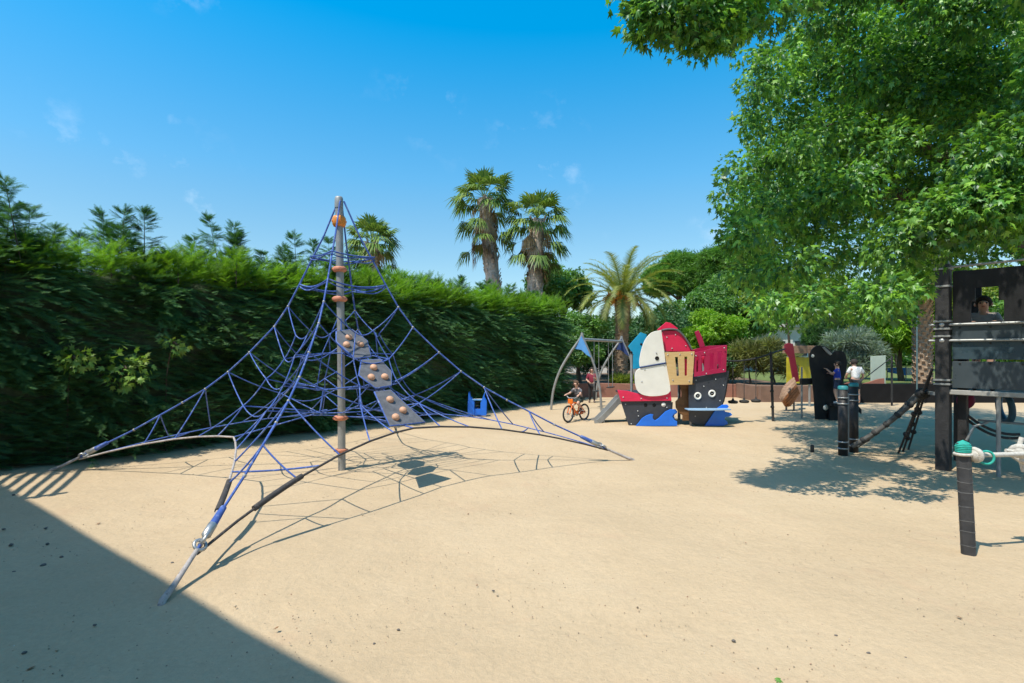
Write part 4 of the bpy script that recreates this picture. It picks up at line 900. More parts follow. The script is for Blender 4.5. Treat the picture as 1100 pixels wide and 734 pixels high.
for a in ((1040, 225, 5.9, 38), (1090, 212, 5.8, 42), (1000, 236, 6.0, 34), (1135, 225, 5.7, 46), (960, 262, 6.2, 30), (1070, 165, 5.9, 44), (1150, 160, 5.6, 50), (830, 120, 9.3, 36), (850, 180, 9.4, 42), (830, 230, 9.6, 34), (880, 140, 9.5, 46), (840, 80, 9.6, 36), (890, 210, 9.8, 44), (930, 180, 9.5, 46), (930, 70, 8.6, 44), (965, 95, 8.4, 44), (1000, 70, 8.2, 46), (1030, 100, 8.0, 46), (950, 130, 9.0, 48), (1010, 130, 8.8, 48), (1060, 70, 7.8, 46), (990, 30, 8.6, 48), (1000, 90, 10.5, 60), (930, 60, 10.5, 60), (1070, 110, 10, 60), (1000, 160, 10.5, 56), (900, -45, 7.4, 50), (965, -55, 7.2, 60), (1035, -55, 7.0, 62), (1095, -40, 6.8, 62), (1060, 10, 6.7, 40), (1010, 0, 6.9, 36), (990, 335, 9.6, 26), (930, 342, 9.6, 24), (850, 342, 9.8, 22), (1010, 300, 8.8, 24), (1040, 272, 9.3, 26), (1085, 268, 9.0, 30), (900, 330, 10.5, 26), (960, 325, 11, 30), (830, 330, 11.5, 24), (820, 250, 10.5, 32), (840, 200, 10, 40), (880, 300, 11.8, 34), (930, 290, 12.4, 38), (860, 240, 12, 42), (990, 280, 12, 40), (900, 200, 12.5, 46), (960, 210, 12, 48), (850, 150, 10.5, 44), (850, 290, 13, 34), (910, 310, 13.6, 32), (800, 250, 12.6, 22), (797, 222, 12.2, 20), (806, 290, 12.9, 20), (812, 190, 12, 28), (825, 260, 13.6, 34), (822, 310, 14, 22), (1020, 220, 11, 50)): addc(*a)
cl += [(x, y, z, r, r, r*.7) for x, y, z, r in ((5.9, 5.5, 4.7, .6), (6.4, 5.8, 5.3, .7), (7.0, 6.0, 4.8, .6), (7.6, 6.2, 5.6, .7), (5.4, 5.3, 5.8, .6), (6.8, 6.8, 4.4, .55), (7.6, 7.2, 4.4, .6), (8.3, 7.0, 5.0, .7), (7.2, 5.2, 5.4, .6), (8.4, 8.2, 4.5, .7), (7.6, 8.4, 4.3, .6))]
tries = 0
while len(cl) < 175 and tries < 9000:
    tries += 1; d = rdir(1)[0]; q = RNG.uniform(.45, 1.0); c = np.array([9.0, 10.9, 6.7])+d*q*np.array([4.7, 4.6, 4.6]); r = RNG.uniform(.55, .95)
    if c[1]+.55*(c[2]-3) < 8.2 or c[1] < 6.4 or (c[2] > 5.5 and c[1] < 8.6): continue
    px = CX+F*(c[0])/c[1]; py = HY-(c[2]-EYE)*F/c[1]; rp = r*F/c[1]
    if px-rp < left_edge(py)+6 or py+rp > 338: continue
    if c[0] > 5.4 and c[1] < 9.6 and c[2]-r < 3.3: continue
    if c[2]-r < 2.3: continue
    cl.append((c[0], c[1], c[2], r, r, r*.8))
b = MB(); base = Vector((10.9, 10.3, -.1)); fk = Vector((10.3, 10.2, 3.5))
b.tube(spline([base, base+Vector((-.05, 0, .5)), Vector((10.7, 10.2, 1.8)), fk], 5), [.42, .36, .33]+[.31]*8+[.29]*5, 16)
for c in [Vector((6.2, 10.6, 6.2)), Vector((7.8, 10.4, 8.6)), Vector((5.9, 11.2, 4.8)), Vector((7.5, 12, 6.5)), Vector((11, 12.5, 6.8)), Vector((9, 9.8, 10)), Vector((11.5, 8, 6.5))]:
    p = spline([fk-Vector((0, 0, .3)), fk.lerp(c, .45)+Vector((0, 0, .7)), c], 7); b.tube(p, [.22*(1-.82*i/(len(p)-1)) for i in range(len(p))], 9)
    for k in range(7):
        a = p[random.randint(5, len(p)-1)]; e = Vector(min(random.sample(cl, 18), key=lambda q: (Vector(q[:3])-a).length)[:3]); pp_ = spline([a, a.lerp(e, .5)+Vector((0, 0, .2)), e], 4); b.tube(pp_, [.06*(1-.8*i/(len(pp_)-1)) for i in range(len(pp_))], 6)
p = spline([Vector((8.2, 9.6, 6.6)), Vector((5.2, 7.8, 7.3)), Vector((3.4, 6.2, 6.6)), Vector((2.0, 5.6, 5.6))], 7); b.tube(p, [.085*(1-.8*i/(len(p)-1)) for i in range(len(p))], 8)
b.build('trunk', BARK, gt)
nt = 19500; T, dv = clump_points(cl, nt, 3.0, 1.3); idx = np.repeat(np.arange(nt), 8); ml = len(idx)
D = dv[idx]*.55+rdir(ml)*.55+np.array([0, 0, -.34]); TT = T[idx]+rdir(ml)*(RNG.random(ml)**.5*.14)[:, None]
ok = ~((TT[:, 0] > 5.6) & (TT[:, 1] < 10.2) & (TT[:, 1] > 6) & (TT[:, 2] < 3.25)); D, TT = D[ok], TT[ok]; ml = len(TT)
RM = frames(D, RNG.uniform(-.9, .9, ml)); RM[:, :, 1] *= RNG.uniform(.45, 1.0, ml)[:, None]; RM[:, :, 2] *= RNG.uniform(.2, 3.2, ml)[:, None]   # leaves narrower, cupped or flat
scatter('crown', MAPLE[0], MAPLE[1], RM, RNG.uniform(.062, .142, ml), TT, GUM, gt)

# ================================================================ palms
FANL = leafmat('fan_palm_leaf', [(.085, .16, .035), (.13, .21, .045), (.20, .26, .07)], .25, .03, 1.3)
DEAD = leafmat('dead_palm_leaf', [(.26, .16, .09), (.40, .26, .14), (.50, .36, .22)], .15, .02, 1.)
def fan_leaf(V, Fc, o, d, L, rad, nbl=18, spread=2.5, droop=.35):
    """petiole from o along d, then a folded fan of blades"""
    d = Vector(d).normalized(); up = Vector((0, 0, 1)) if abs(d.z) < .95 else Vector((1, 0, 0)); s = d.cross(up).normalized(); nn = s.cross(d)
    h = Vector(o)+d*L-Vector((0, 0, .12*L*L)); w = s*.018
    k = len(V); V += [Vector(o)-w*1.6, Vector(o)+w*1.6, h+w, h-w]; Fc += [(k, k+1, k+2), (k, k+2, k+3)]
    for i in range(nbl):
        a = (i/(nbl-1)-.5)*spread; q = (d*math.cos(a)+s*math.sin(a)); l = rad*(1-.16*abs(a))*random.uniform(.9, 1.08)
        m_ = h+q*l*.55+nn*.05*(1 if i % 2 else -1); e = h+q*l-Vector((0, 0, droop*rad*random.uniform(.6, 1.4))); t = q.cross(nn).normalized()*.058*rad
        k = len(V); V += [h, m_+t, m_-t, e]; Fc += [(k, k+1, k+2), (k+1, k+3, k+2)]
def fan_palm(label, px, py, pxb, d, R, tr, ht_skirt, n=27, ns=40, seed=1, group=None, tilt=0):
    random.seed(seed); c = P(px, py, d); base = Vector((P(pxb, 0, d).x, d, 0)); t = thing('fan_palm', label, 'palm tree', base, 0, group)
    path = [base-Vector((0, 0, .1)), base.lerp(c, .35), base.lerp(c, .7), c]; path = spline(path, 9)
    b = MB(); b.tube(path, [tr*(1.05-.28*i/(len(path)-1))*(1+.05*((i*7) % 3-1)) for i in range(len(path))], 14)
    for k in range(150):                                 # cut leaf bases
        a = random.uniform(0, 2*PI); z = random.uniform(.45, 1.0); q = base.lerp(c, z); rr = tr*(1.05-.28*z); o = q+Vector((math.cos(a), math.sin(a), 0))*rr*.92
        b.beam(o, o+Vector((math.cos(a)*.10, math.sin(a)*.10, .22)), .09, .03)
    b.build('trunk', PBARK, t)
    V, Fc = [], []
    for k in range(n):
        a = 2*PI*k*.382+random.uniform(-.2, .2); el = 1.25-1.75*(k/n)**.9+random.uniform(-.15, .15)
        fan_leaf(V, Fc, c+Vector((0, 0, .05)), (math.cos(a)*math.cos(el), math.sin(a)*math.cos(el), math.sin(el)), R*.58*random.uniform(.75, 1.2), R*.56, 20, 2.9, droop=.18+.35*(k/n))
    trimesh('crown', np.array([tuple(v) for v in V]), np.array(Fc), FANL, t)
    V, Fc = [], []
    for k in range(ns):
        a = random.uniform(0, 2*PI); z = random.random(); o = c-Vector((0, 0, z*ht_skirt))+Vector((math.cos(a), math.sin(a), 0))*tr*.7
        fan_leaf(V, Fc, o, (math.cos(a)*.36, math.sin(a)*.36, -.95-.3*z), R*random.uniform(.25, .42), R*.42, 12, 1.4, .3)
    trimesh('dead_skirt', np.array([tuple(v) for v in V]), np.array(Fc), DEAD, t)
    V, Fc = [], []
    for k in range(14):
        a = random.uniform(0, 2*PI); o = c-Vector((0, 0, ht_skirt*random.uniform(.35, .95)))+Vector((math.cos(a), math.sin(a), 0))*tr*.6
        fan_leaf(V, Fc, o, (math.cos(a)*.9, math.sin(a)*.9, random.uniform(-.6, .1)), R*.45, R*.5, 16, 2.2, .5)
    trimesh('lower_fronds', np.array([tuple(v) for v in V]), np.array(Fc), FANL, t)
    random.seed(seed+100); return t
fan_palm('tallest fan palm behind the hedge, left of a pair, with a shaggy brown skirt', 520.5, 213, 541, 25, 1.6, .37, 2.1, ns=30, seed=4)
fan_palm('shorter fan palm of the pair behind the hedge, right-hand one', 577, 236, 572, 24.4, 1.55, .41, 1.8, ns=28, seed=9)
fan_palm('fan palm top showing over the hedge right behind the pyramid mast', 400, 262, 402, 24, 1.35, .36, 1.6, n=30, ns=34, seed=15)
DATE = leafmat('date_palm_leaf', [(.15, .20, .05), (.22, .26, .06), (.33, .32, .10)], .3, .02, 1.2, .5)
dp = thing('date_palm', 'feathery date palm with orange fruit stalks rising behind the swing and ship', 'palm tree', (P(668, 0, 23.6).x, 23.6, .42))
bx, by = P(668, 0, 23.6).x, 23.6; cz = P(0, 322, 23.6).z
b = MB(); pth = spline([Vector((bx-.06, by, .35)), Vector((bx-.02, by, 1.5)), Vector((bx+.04, by, cz))], 14)
b.tube(pth, [.34 if i < 2 else .27+.03*(i % 2)+(.10*max(0, i-22)/6) for i in range(len(pth))], 14)
for k in range(160):
    a = k*2.4; z = k/160; q = pth[int(z*(len(pth)-1))]; o = q+Vector((math.cos(a), math.sin(a), 0))*.25; b.beam(o, o+Vector((math.cos(a)*.06, math.sin(a)*.06, .11)), .10, .04)
b.build('trunk', DBARK, dp)
V, Fc = [], []; c = Vector((bx+.04, by, cz))
for k in range(54):
    a = k*2.3999; f_ = k/54; el = 1.42-1.45*f_**.9; Lf = random.uniform(2.5, 3.2)*(.8+.25*math.sin(PI*min(1, f_+.15))); hd = Vector((math.cos(a), math.sin(a), 0)); pts = []; p = c+hd*.12; e = el
    for i in range(19): pts.append(p.copy()); p = p+(hd*math.cos(e)+Vector((0, 0, math.sin(e))))*Lf/18; e -= (.042+.030*f_)*(1+i/14)
    for i in range(18):
        q0, q1 = pts[i], pts[i+1]; w = hd.cross(Vector((0, 0, 1)))*.022*(1-i/20); kk = len(V); V += [q0-w, q0+w, q1+w, q1-w]; Fc += [(kk, kk+1, kk+2), (kk, kk+2, kk+3)]
        if i < 2: continue
        ax = (q1-q0).normalized(); sd_ = ax.cross(Vector((0, 0, 1))).normalized(); upn = sd_.cross(ax)
        for m_ in range(3):
            for s in (-1, 1):
                o = q0.lerp(q1, m_/3); l = .46*math.sin(PI*(.12+.80*i/18))*random.uniform(.85, 1.1); dd = (ax*.75+sd_*s*.75+upn*random.uniform(.05, .35)).normalized(); t = ax*.028; e_ = o+dd*l-Vector((0, 0, .06)); kk = len(V); V += [o-t, o+t, e_]; Fc.append((kk, kk+1, kk+2))
trimesh('crown', np.array([tuple(v) for v in V]), np.array(Fc), DATE, dp)
b = MB()
for k in range(26):
    a = random.uniform(0, 2*PI); r_ = random.uniform(.35, .75); p0_ = c+Vector((math.cos(a)*.2, math.sin(a)*.2, -.1)); p1_ = p0_+Vector((math.cos(a)*r_*.6, math.sin(a)*r_*.6, random.uniform(.1, .5))); p2_ = p1_+Vector((math.cos(a)*r_*.3, math.sin(a)*r_*.3, -.35))
    b.tube(spline([p0_, p1_, p2_], 4), .014, 5)
    for m_ in range(16): e_ = p1_.lerp(p2_, random.random())+Vector(rdir(1)[0])*.13; b.tube([p1_.lerp(p2_, .3), e_], .010, 4, caps=False); b.ball(e_, .022, 5, 4)
b.build('fruit_stalks', surf('orange_fruit', (.78, .30, .03), .6, 10, .3), dp)

# ================================================================ other planting
PINE = leafmat('pine_needles', [(0.085, 0.208, 0.039), (0.130, 0.286, 0.046), (0.182, 0.351, 0.058)], .3, .02, 1.4)
DKG = leafmat('dark_evergreen_leaf', [(0.045, 0.119, 0.042), (0.067, 0.161, 0.050), (0.098, 0.210, 0.059)], .28, .03, 1.3, .5)
LIME = leafmat('lime_leaf', [(0.147, 0.294, 0.021), (0.200, 0.367, 0.026), (0.263, 0.420, 0.042)], .42, .02, 1.5)
MIDG = leafmat('mid_green_leaf', [(0.078, 0.189, 0.039), (0.117, 0.247, 0.047), (0.169, 0.299, 0.058)], .36, .03, 1.45)
OLIVE = leafmat('olive_leaf', [(0.198, 0.242, 0.066), (0.286, 0.319, 0.099), (0.374, 0.374, 0.143)], .3, .03, 1.2)
GLAU = leafmat('blue_grey_leaf', [(.20, .30, .24), (.27, .37, .30), (.36, .43, .37)], .3, .03, 1.1)
YEL = leafmat('yellow_green_leaf', [(.19, .27, .035), (.26, .34, .055), (.34, .38, .09)], .42, .02, 1.4)
tree('umbrella_pine', 'rounded green pine far behind the date palm, the lower left one of two', 'tree', 728, 277, 332, 38, 46, PINE, NEEDLE, .42, 5200, 26, rel=(.32, .5), trunk_r=.3, lowcut=-.35)
tree('umbrella_pine', 'taller rounded green pine beside the shade tree crown, right one of two', 'tree', 782, 262, 335, 46, 44, PINE, NEEDLE, .42, 6800, 30, rel=(.3, .48), trunk_r=.32, lowcut=-.35)
tree('evergreen_tree', 'dark evergreen directly behind the date palm trunk', 'tree', 655, 338, 410, 38, 29, DKG, CLUS, .17, 3600, 18)
tree('evergreen_tree', 'dark evergreen behind the ship, right of the date palm', 'tree', 718, 322, 412, 36, 30, DKG, CLUS, .18, 4200, 20)
tree('evergreen_tree', 'green tree with pale leaf tips half hidden by the far end of the hedge', 'tree', 622, 322, 414, 25, 22.5, MIDG, CLUS, .13, 2800, 16)
tree('broadleaf_tree', 'rounded tree top rising over the hedge right of the fan palm pair', 'tree', 603, 284, 345, 30, 28, MIDG, CLUS, .18, 3000, 16, ground=0, trunk_r=.2)
tree('broadleaf_tree', 'mid-green tree between the two pines and the lime-green bush', 'tree', 748, 308, 372, 34, 34, MIDG, CLUS, .2, 3200, 16)
tree('broadleaf_tree', 'rounded mid-green tree filling the gap below the right-hand pine', 'tree', 790, 296, 380, 36, 36, MIDG, CLUS, .2, 3800, 18)
tree('lime_bush', 'bright lime-green bush behind the stern of the pirate ship', 'bush', 768, 336, 402, 36, 23.6, LIME, CLUS, .13, 4200, 18, depth=.8, trunk_r=.08)
tree('dark_shrub', 'dark green shrub under the lime-green bush behind the crimson rail', 'bush', 782, 380, 416, 17, 22.3, DKG, CLUS, .10, 1400, 9, trunk_r=.05)
tree('spiky_shrub', 'pale olive spiky shrub behind the hanging rope trail, left of two', 'bush', 806, 372, 414, 20, 21.9, OLIVE, BLADE, .17, 900, 9, trunk_r=.05, droop=-.3)
tree('spiky_shrub', 'pale olive spiky shrub by the slim trail post, right of two', 'bush', 832, 366, 414, 20, 21.6, OLIVE, BLADE, .17, 950, 9, trunk_r=.05, droop=-.3)
tree('broadleaf_tree', 'yellow-green sunlit tree showing beneath the shade tree, above the white house', 'tree', 852, 296, 352, 54, 34, YEL, CLUS, .2, 4200, 18)
tree('rounded_conifer', 'dark dense conifer ball above the black playhouse', 'tree', 884, 340, 378, 20, 22.5, DKG, NEEDLE, .16, 2600, 14, trunk_r=.09)
tree('glaucous_shrub', 'wispy blue-grey shrub behind the person in white', 'bush', 914, 348, 414, 26, 21.4, GLAU, BLADE, .17, 1500, 12, trunk_r=.06, droop=-.1)
tree('weeping_tree', 'pale green weeping tree with hanging strands, left of two, behind the pale board', 'tree', 938, 318, 398, 30, 25, YEL, HANG, .20, 2400, 16, trunk_r=.14, droop=.8)
tree('weeping_tree', 'weeping tree with pale trunk, right of two, beside the brown palm trunk', 'tree', 968, 312, 400, 28, 24, LIME, HANG, .20, 2400, 16, trunk_r=.16, droop=.8)
tree('broadleaf_tree', 'sunlit tree seen through and behind the black tower', 'tree', 1048, 290, 400, 48, 23, YEL, CLUS, .15, 4200, 18)
tree('broadleaf_tree', 'dark leafy tree at the right edge behind the black tower', 'tree', 1115, 280, 405, 50, 21, MIDG, CLUS, .15, 3600, 16)
tree('broadleaf_tree', 'leafy green tree behind the weeping trees and lawn', 'tree', 965, 300, 400, 60, 38, MIDG, CLUS, .22, 4200, 18)
tree('broadleaf_tree', 'leafy tree behind the white house and olive shrubs', 'tree', 812, 318, 400, 40, 46, LIME, CLUS, .26, 3200, 16)
bt_ = thing('brown_trunk_palm', 'rough brown palm trunk standing behind the low black wall', 'palm tree', (P(991, 0, 20).x, 20, .42))
b = MB(); x0 = P(991, 0, 20).x; b.tube([(x0+.03, 20, .3), (x0, 20, 2.2), (x0-.05, 20, 4.2)], [.30, .26, .27], 14)
for k in range(190):
    a = k*2.4; z = k/190; b.beam((x0+math.cos(a)*.24, 20+math.sin(a)*.24, .5+3.7*z), (x0+math.cos(a)*.33, 20+math.sin(a)*.33, .62+3.7*z), .10, .04)
b.build('trunk', DBARK, bt_)
V, Fc = [], []
for k in range(30): a = k*2.4; el = 1.1-1.4*k/30; fan_leaf(V, Fc, (x0-.05, 20, 4.2), (math.cos(a)*math.cos(el), math.sin(a)*math.cos(el), math.sin(el)), .8, .9)
trimesh('crown', np.array([tuple(v) for v in V]), np.array(Fc), FANL, bt_)
for px, lab in ((664, 'small yellow-green tuft at the foot of the date palm, left one'), (678, 'small yellow-green tuft at the foot of the date palm, right one')):
    q = P(px, 0, 22.6); t = thing('plant_tuft', lab, 'plant', (q.x, 22.6, .42)); leafy('leaves', YEL, [(q.x, 22.6, .55, .3, .25, .16)], 160, .12, BLADE, t, 2, .5, -.4)
# far-off wood that closes the view
cl = []
for k in range(70):
    a = RNG.uniform(-.10, 1.25); R_ = RNG.uniform(56, 72); x, y = math.sin(a)*R_, math.cos(a)*R_; h = RNG.uniform(4.5, 7.2); cl.append((x, y, h*.5, 3.6, 3.0, h*.55))
tag(leafy('distant_wood', MIDG, cl, 15000, .5, CLUS, None, 3.), 'far-off green wood closing the view behind the garden', 'wood', kind='stuff')

# ================================================================ houses behind
def house(label, px0, px1, d, ztop, roofmat, seed=0):
    x0, x1 = P(px0, 0, d).x, P(px1, 0, d).x; t = thing('garden_house', label, 'house', ((x0+x1)/2, d+2, .42))
    b = MB(); b.box(((x0+x1)/2, d+2, ztop/2+.2), (x1-x0, 4, ztop)); b.build('wall', WHITE, t)
    b = MB(); b.prism([(x0-.3, d-.3, ztop+.2), (x1+.3, d-.3, ztop+.2), (x1+.3, d+4.3, ztop+.2), (x0-.3, d+4.3, ztop+.2)], (0, 0, .24)); b.build('roof', roofmat, t, bevel=.03)
    k = max(2, int((x1-x0)/1.4))
    for i in range(k):
        c = x0+(x1-x0)*(i+.5)/k; b = MB(); b.box((c, d-.01, ztop*.62), (.8, .08, 1.0)); w = b.build('window', CHAR, t); b = MB(); b.box((c, d-.035, ztop*.62), (.66, .06, .86)); b.build('pane', surf('far_glass', (.05, .07, .08), .1, 2, .1), w)
house('low white house glimpsed between trees, right of the lime-green bush', 802, 872, 37, 3.2, surf('pale_roof', (.6, .6, .6), .7, 3, .15))
house('low pale house with flat roof glimpsed behind the swing', 596, 652, 33, 2.2, bpy.data.materials['pale_roof'])

# ================================================================ boards and things on the raised ground
mb_ = thing('mural_board', 'pale grey-green board with a terracotta hill shape, right of the person in white', 'board', (P(943, 0, 19.6).x, 19.6, .42))
b = MB(); b.prism([P(936, 414, 19.6), P(951.5, 414, 19.6), P(951.5, 382, 19.6), P(936, 383, 19.6)], (0, .06, 0)); b.build('panel', surf('pale_green_board', (.42, .49, .40), .7, 2, .15), mb_, bevel=.006)
q = spline([P(905, 413, 19.5), P(915, 410.5, 19.5), P(924, 412.5, 19.5), P(934, 410.5, 19.5), P(943, 407.5, 19.5), P(950, 406.5, 19.5)], 4)+[P(950, 417, 19.5), P(905, 417, 19.5)]
b = MB(); b.prism(q, (0, .05, 0)); b.build('hill_board', surf('terracotta_board', (.36, .14, .09), .7, 3, .2), mb_)
bn = thing('lawn_banner', 'blue and white banner stretched between pegs at the back of the lawn', 'banner', (P(972, 0, 25).x, 25, .44))
q = [P(953.5, 400, 25), P(973, 403.5, 25), P(973, 395, 25), P(953.5, 395, 25)]; b = MB(); b.prism(q, (0, .03, 0)); b.build('blue_sheet', surf('blue_sheet', (.02, .20, .62), .6, .9, .35, worn=(.45, .55, .62), wornamt=.4), bn)
q = [P(974, 403, 25), P(989, 404, 25), P(989, 395.5, 25), P(974, 395, 25)]; b = MB(); b.prism(q, (0, .03, 0)); b.build('white_sheet', surf('white_sheet', (.55, .6, .6), .6, 2, .15), bn)
for px in (953.3, 973.5, 989.3): b = MB(); b.tube([(P(px, 0, 25).x, 25.02, .40), (P(px, 0, 25).x, 25.02, 1.05)], .025, 6); b.build('peg', GALV, bn)
b = MB(); q = P(985, 0, 17.6); b.tube([(q.x, 17.6, -.05), (q.x, 17.6, 2.95)], .022, 8); b.lathe([(.05, -.01), (.05, .01), (.022, .03)], (q.x, 17.6, 0), n=10); tag(b.build('slim_pole', surf('teal_grey_paint', (.10, .17, .18), .5, 5, .2)), 'slim teal-grey pole in front of the brown palm trunk', 'pole')
zr = thing('rope_handrail', 'pair of thin dark cables slanting up behind the capped posts', 'cable', (P(915, 0, 16.5).x, 16.5, 0))
for dy in (0, .25): b = MB(); b.tube([P(906, 424, 16.2+dy), P(958, 384, 17.4+dy)], .016, 6); b.build('cable', RUBBER, zr)
b = MB(); q = P(958, 384, 17.5); b.tube([(q.x, q.y, -.05), q+Vector((0, 0, .05))], .03, 8); q = P(906, 424, 16.3); b.tube([(q.x, q.y, -.05), q+Vector((0, 0, .08))], .03, 8); b.build('cable_post', RUBBER, zr)

# ================================================================ people
def skin_mesh(name, V, E, Rr, mat, parent, root=0, sub=2):
    me = bpy.data.meshes.new(name); Mi = world_of(parent).inverted(); me.from_pydata([tuple(Vector(v)) for v in V], E, []); me.materials.append(mat)
    o = bpy.data.objects.new(name, me); COL.objects.link(o); o.parent = parent
    s = o.modifiers.new('Skin', 'SKIN'); s.use_smooth_shade = True
    for i, r_ in enumerate(Rr):
        sv = me.skin_vertices[0].data[i]; sv.radius = (r_, r_) if isinstance(r_, float) else r_; sv.use_root = (i == root)
    u_ = o.modifiers.new('Subdivision', 'SUBSURF'); u_.levels = sub; u_.render_levels = sub
    return o
def person(label, loc, rz, H, J, shirt, legsm, hairm, shoem, sleeve=.6, shorts=True, extra=None, group=None):
    """J: joints in units of H, x forward, y left: hip, chest, neck, head, and per side shoulder elbow wrist hand, hipj knee ankle toe"""
    t = thing('person', label, 'person', loc, rz, group)
    V, E, Rr = [], [], []
    def add(p, r_, par=None):
        V.append(Vector(p)*H); Rr.append(r_*H)
        if par is not None: E.append((par, len(V)-1))
        return len(V)-1
    pel = add(J['hip'], .075); bel = add(Vector(J['hip']).lerp(Vector(J['chest']), .5), .068, pel); ch = add(J['chest'], .075, bel)
    nk = add(J['neck'], .034, ch); hd0 = add(Vector(J['neck']).lerp(Vector(J['head']), .5), .045, nk); hd = add(J['head'], .066, hd0); up = (Vector(J['head'])-Vector(J['neck'])).normalized(); ht = add(Vector(J['head'])+up*.045, .050, hd)
    fw = Vector(J.get('face', (1, 0, 0))).normalized(); nz = add(Vector(J['head'])+fw*.068-up*.005, .014, hd)
    for s in (0, 1):
        sh = add(J['shoulder'][s], .036, ch); el = add(J['elbow'][s], .026, sh); wr_ = add(J['wrist'][s], .019, el); fd_ = (Vector(J['wrist'][s])-Vector(J['elbow'][s])).normalized(); pl = add(Vector(J['wrist'][s])+fd_*.03, (.022), wr_)
        sv = fd_.cross(Vector((0, 0, 1))); sv = sv.normalized() if sv.length > .1 else Vector((0, 1, 0))
        dn = Vector((0, 0, -1))-fd_*fd_.dot(Vector((0, 0, -1))); dn = dn.normalized() if dn.length > .1 else Vector((1, 0, 0))
        for k_, ll in ((-1.5, .036), (-.5, .043), (.5, .040), (1.5, .032)):
            a = add(Vector(J['wrist'][s])+fd_*.055+sv*k_*.011, .0065, pl); add(Vector(J['wrist'][s])+fd_*(.055+ll)+sv*k_*.013+dn*.02, .005, a)
        a = add(Vector(J['wrist'][s])+fd_*.03+sv*(.026 if s == 0 else -.026)+dn*.006, .0075, pl); add(Vector(J['wrist'][s])+fd_*.055+sv*(.034 if s == 0 else -.034)+dn*.016, .006, a)
        hj = add(J['hipj'][s], .056, pel); kn = add(J['knee'][s], .036, hj); ca = add(Vector(J['knee'][s]).lerp(Vector(J['ankle'][s]), .35), .037, kn); an = add(J['ankle'][s], .022, ca); add(J['toe'][s], .018, an)
    skin_mesh('body', V, E, Rr, SKIN, t)
    Vs, Es, Rs = [], [], []
    def adds(p, r_, par=None):
        Vs.append(Vector(p)*H); Rs.append(r_*H)
        if par is not None: Es.append((par, len(Vs)-1))
        return len(Vs)-1
    a = adds(Vector(J['hip']).lerp(Vector(J['chest']), .08), .086); b_ = adds(Vector(J['hip']).lerp(Vector(J['chest']), .5), .081, a); c_ = adds(J['chest'], .086, b_); adds(Vector(J['chest']).lerp(Vector(J['neck']), .7), .05, c_)
    for s in (0, 1): e_ = adds(J['shoulder'][s], .046, c_); adds(Vector(J['shoulder'][s]).lerp(Vector(J['elbow'][s]), sleeve), .038, e_)
    skin_mesh('shirt', Vs, Es, Rs, shirt, t)
    Vs, Es, Rs = [], [], []
    a = adds(Vector(J['hip'])+Vector((0, 0, .02)), .084)
    for s in (0, 1):
        e_ = adds(J['hipj'][s], .066, a); k_ = adds(Vector(J['hipj'][s]).lerp(Vector(J['knee'][s]), .85 if shorts else 1.0), .050, e_)
        if not shorts: adds(Vector(J['knee'][s]).lerp(Vector(J['ankle'][s]), .92), .036, k_)
    skin_mesh('shorts' if shorts else 'trousers', Vs, Es, Rs, legsm, t)
    for s in (0, 1):
        o_ = skin_mesh('shoe', [Vector(J['ankle'][s])*H-Vector((.0, 0, .004)), (Vector(J['ankle'][s]).lerp(Vector(J['toe'][s]), .5)-Vector((0, 0, .006)))*H, Vector(J['toe'][s])*H], [(0, 1), (1, 2)], [.031*H, .030*H, .026*H], shoem, t)
    b = MB(); h = Vector(J['head'])*H; b.ball(h-fw*.016*H+up*.016*H, (.073*H, .073*H, .076*H), 14, 10)
    b.v = [tuple(Vector(v) if (Vector(v)-h).dot(fw) < .035*H+.4*max(0, (Vector(v)-h).dot(up)) and (Vector(v)-h).dot(up) > -.045*H else h+(Vector(v)-h)*.62) for v in b.v]
    b.build('hair', hairm, t, world=False)
    sdv = fw.cross(up)
    for s in (-1, 1):
        b = MB(); b.ball(h+fw*.062*H+sdv*s*.026*H+up*.006*H, .0085*H, 8, 6); b.build('eye', DARK, t, world=False)
        b = MB(); b.ball(h+sdv*s*.067*H-up*.004*H, (.013*H, .013*H, .02*H), 8, 6); b.build('ear', SKIN, t, world=False)
    b = MB(); b.ball(h+fw*.058*H-up*.034*H, (.012*H, .018*H, .005*H), 8, 6); b.build('mouth', surf('lips', (.4, .14, .12), .5, 9, .1), t, world=False)
    return t
def cloth(nm, c): return surf(nm, c, .85, 14, .22, .3, 90)
HAIRD = cloth('dark_hair', (.025, .018, .014)); HAIRB = cloth('brown_hair', (.10, .055, .03)); SHOE = cloth('dark_shoes', (.04, .04, .045)); SHOEW = cloth('light_shoes', (.5, .5, .5))
STAND = dict(hip=(0, 0, .52), chest=(.0, 0, .73), neck=(.0, 0, .83), head=(.01, 0, .915), shoulder=((0, .105, .785), (0, -.105, .785)), elbow=((-.02, .15, .63), (-.02, -.15, .63)), wrist=((.03, .16, .49), (.03, -.16, .49)),
             hipj=((0, .055, .50), (0, -.055, .50)), knee=((.015, .06, .28), (.015, -.06, .28)), ankle=((-.01, .065, .045), (-.01, -.065, .045)), toe=((.085, .075, .022), (.085, -.075, .022)))
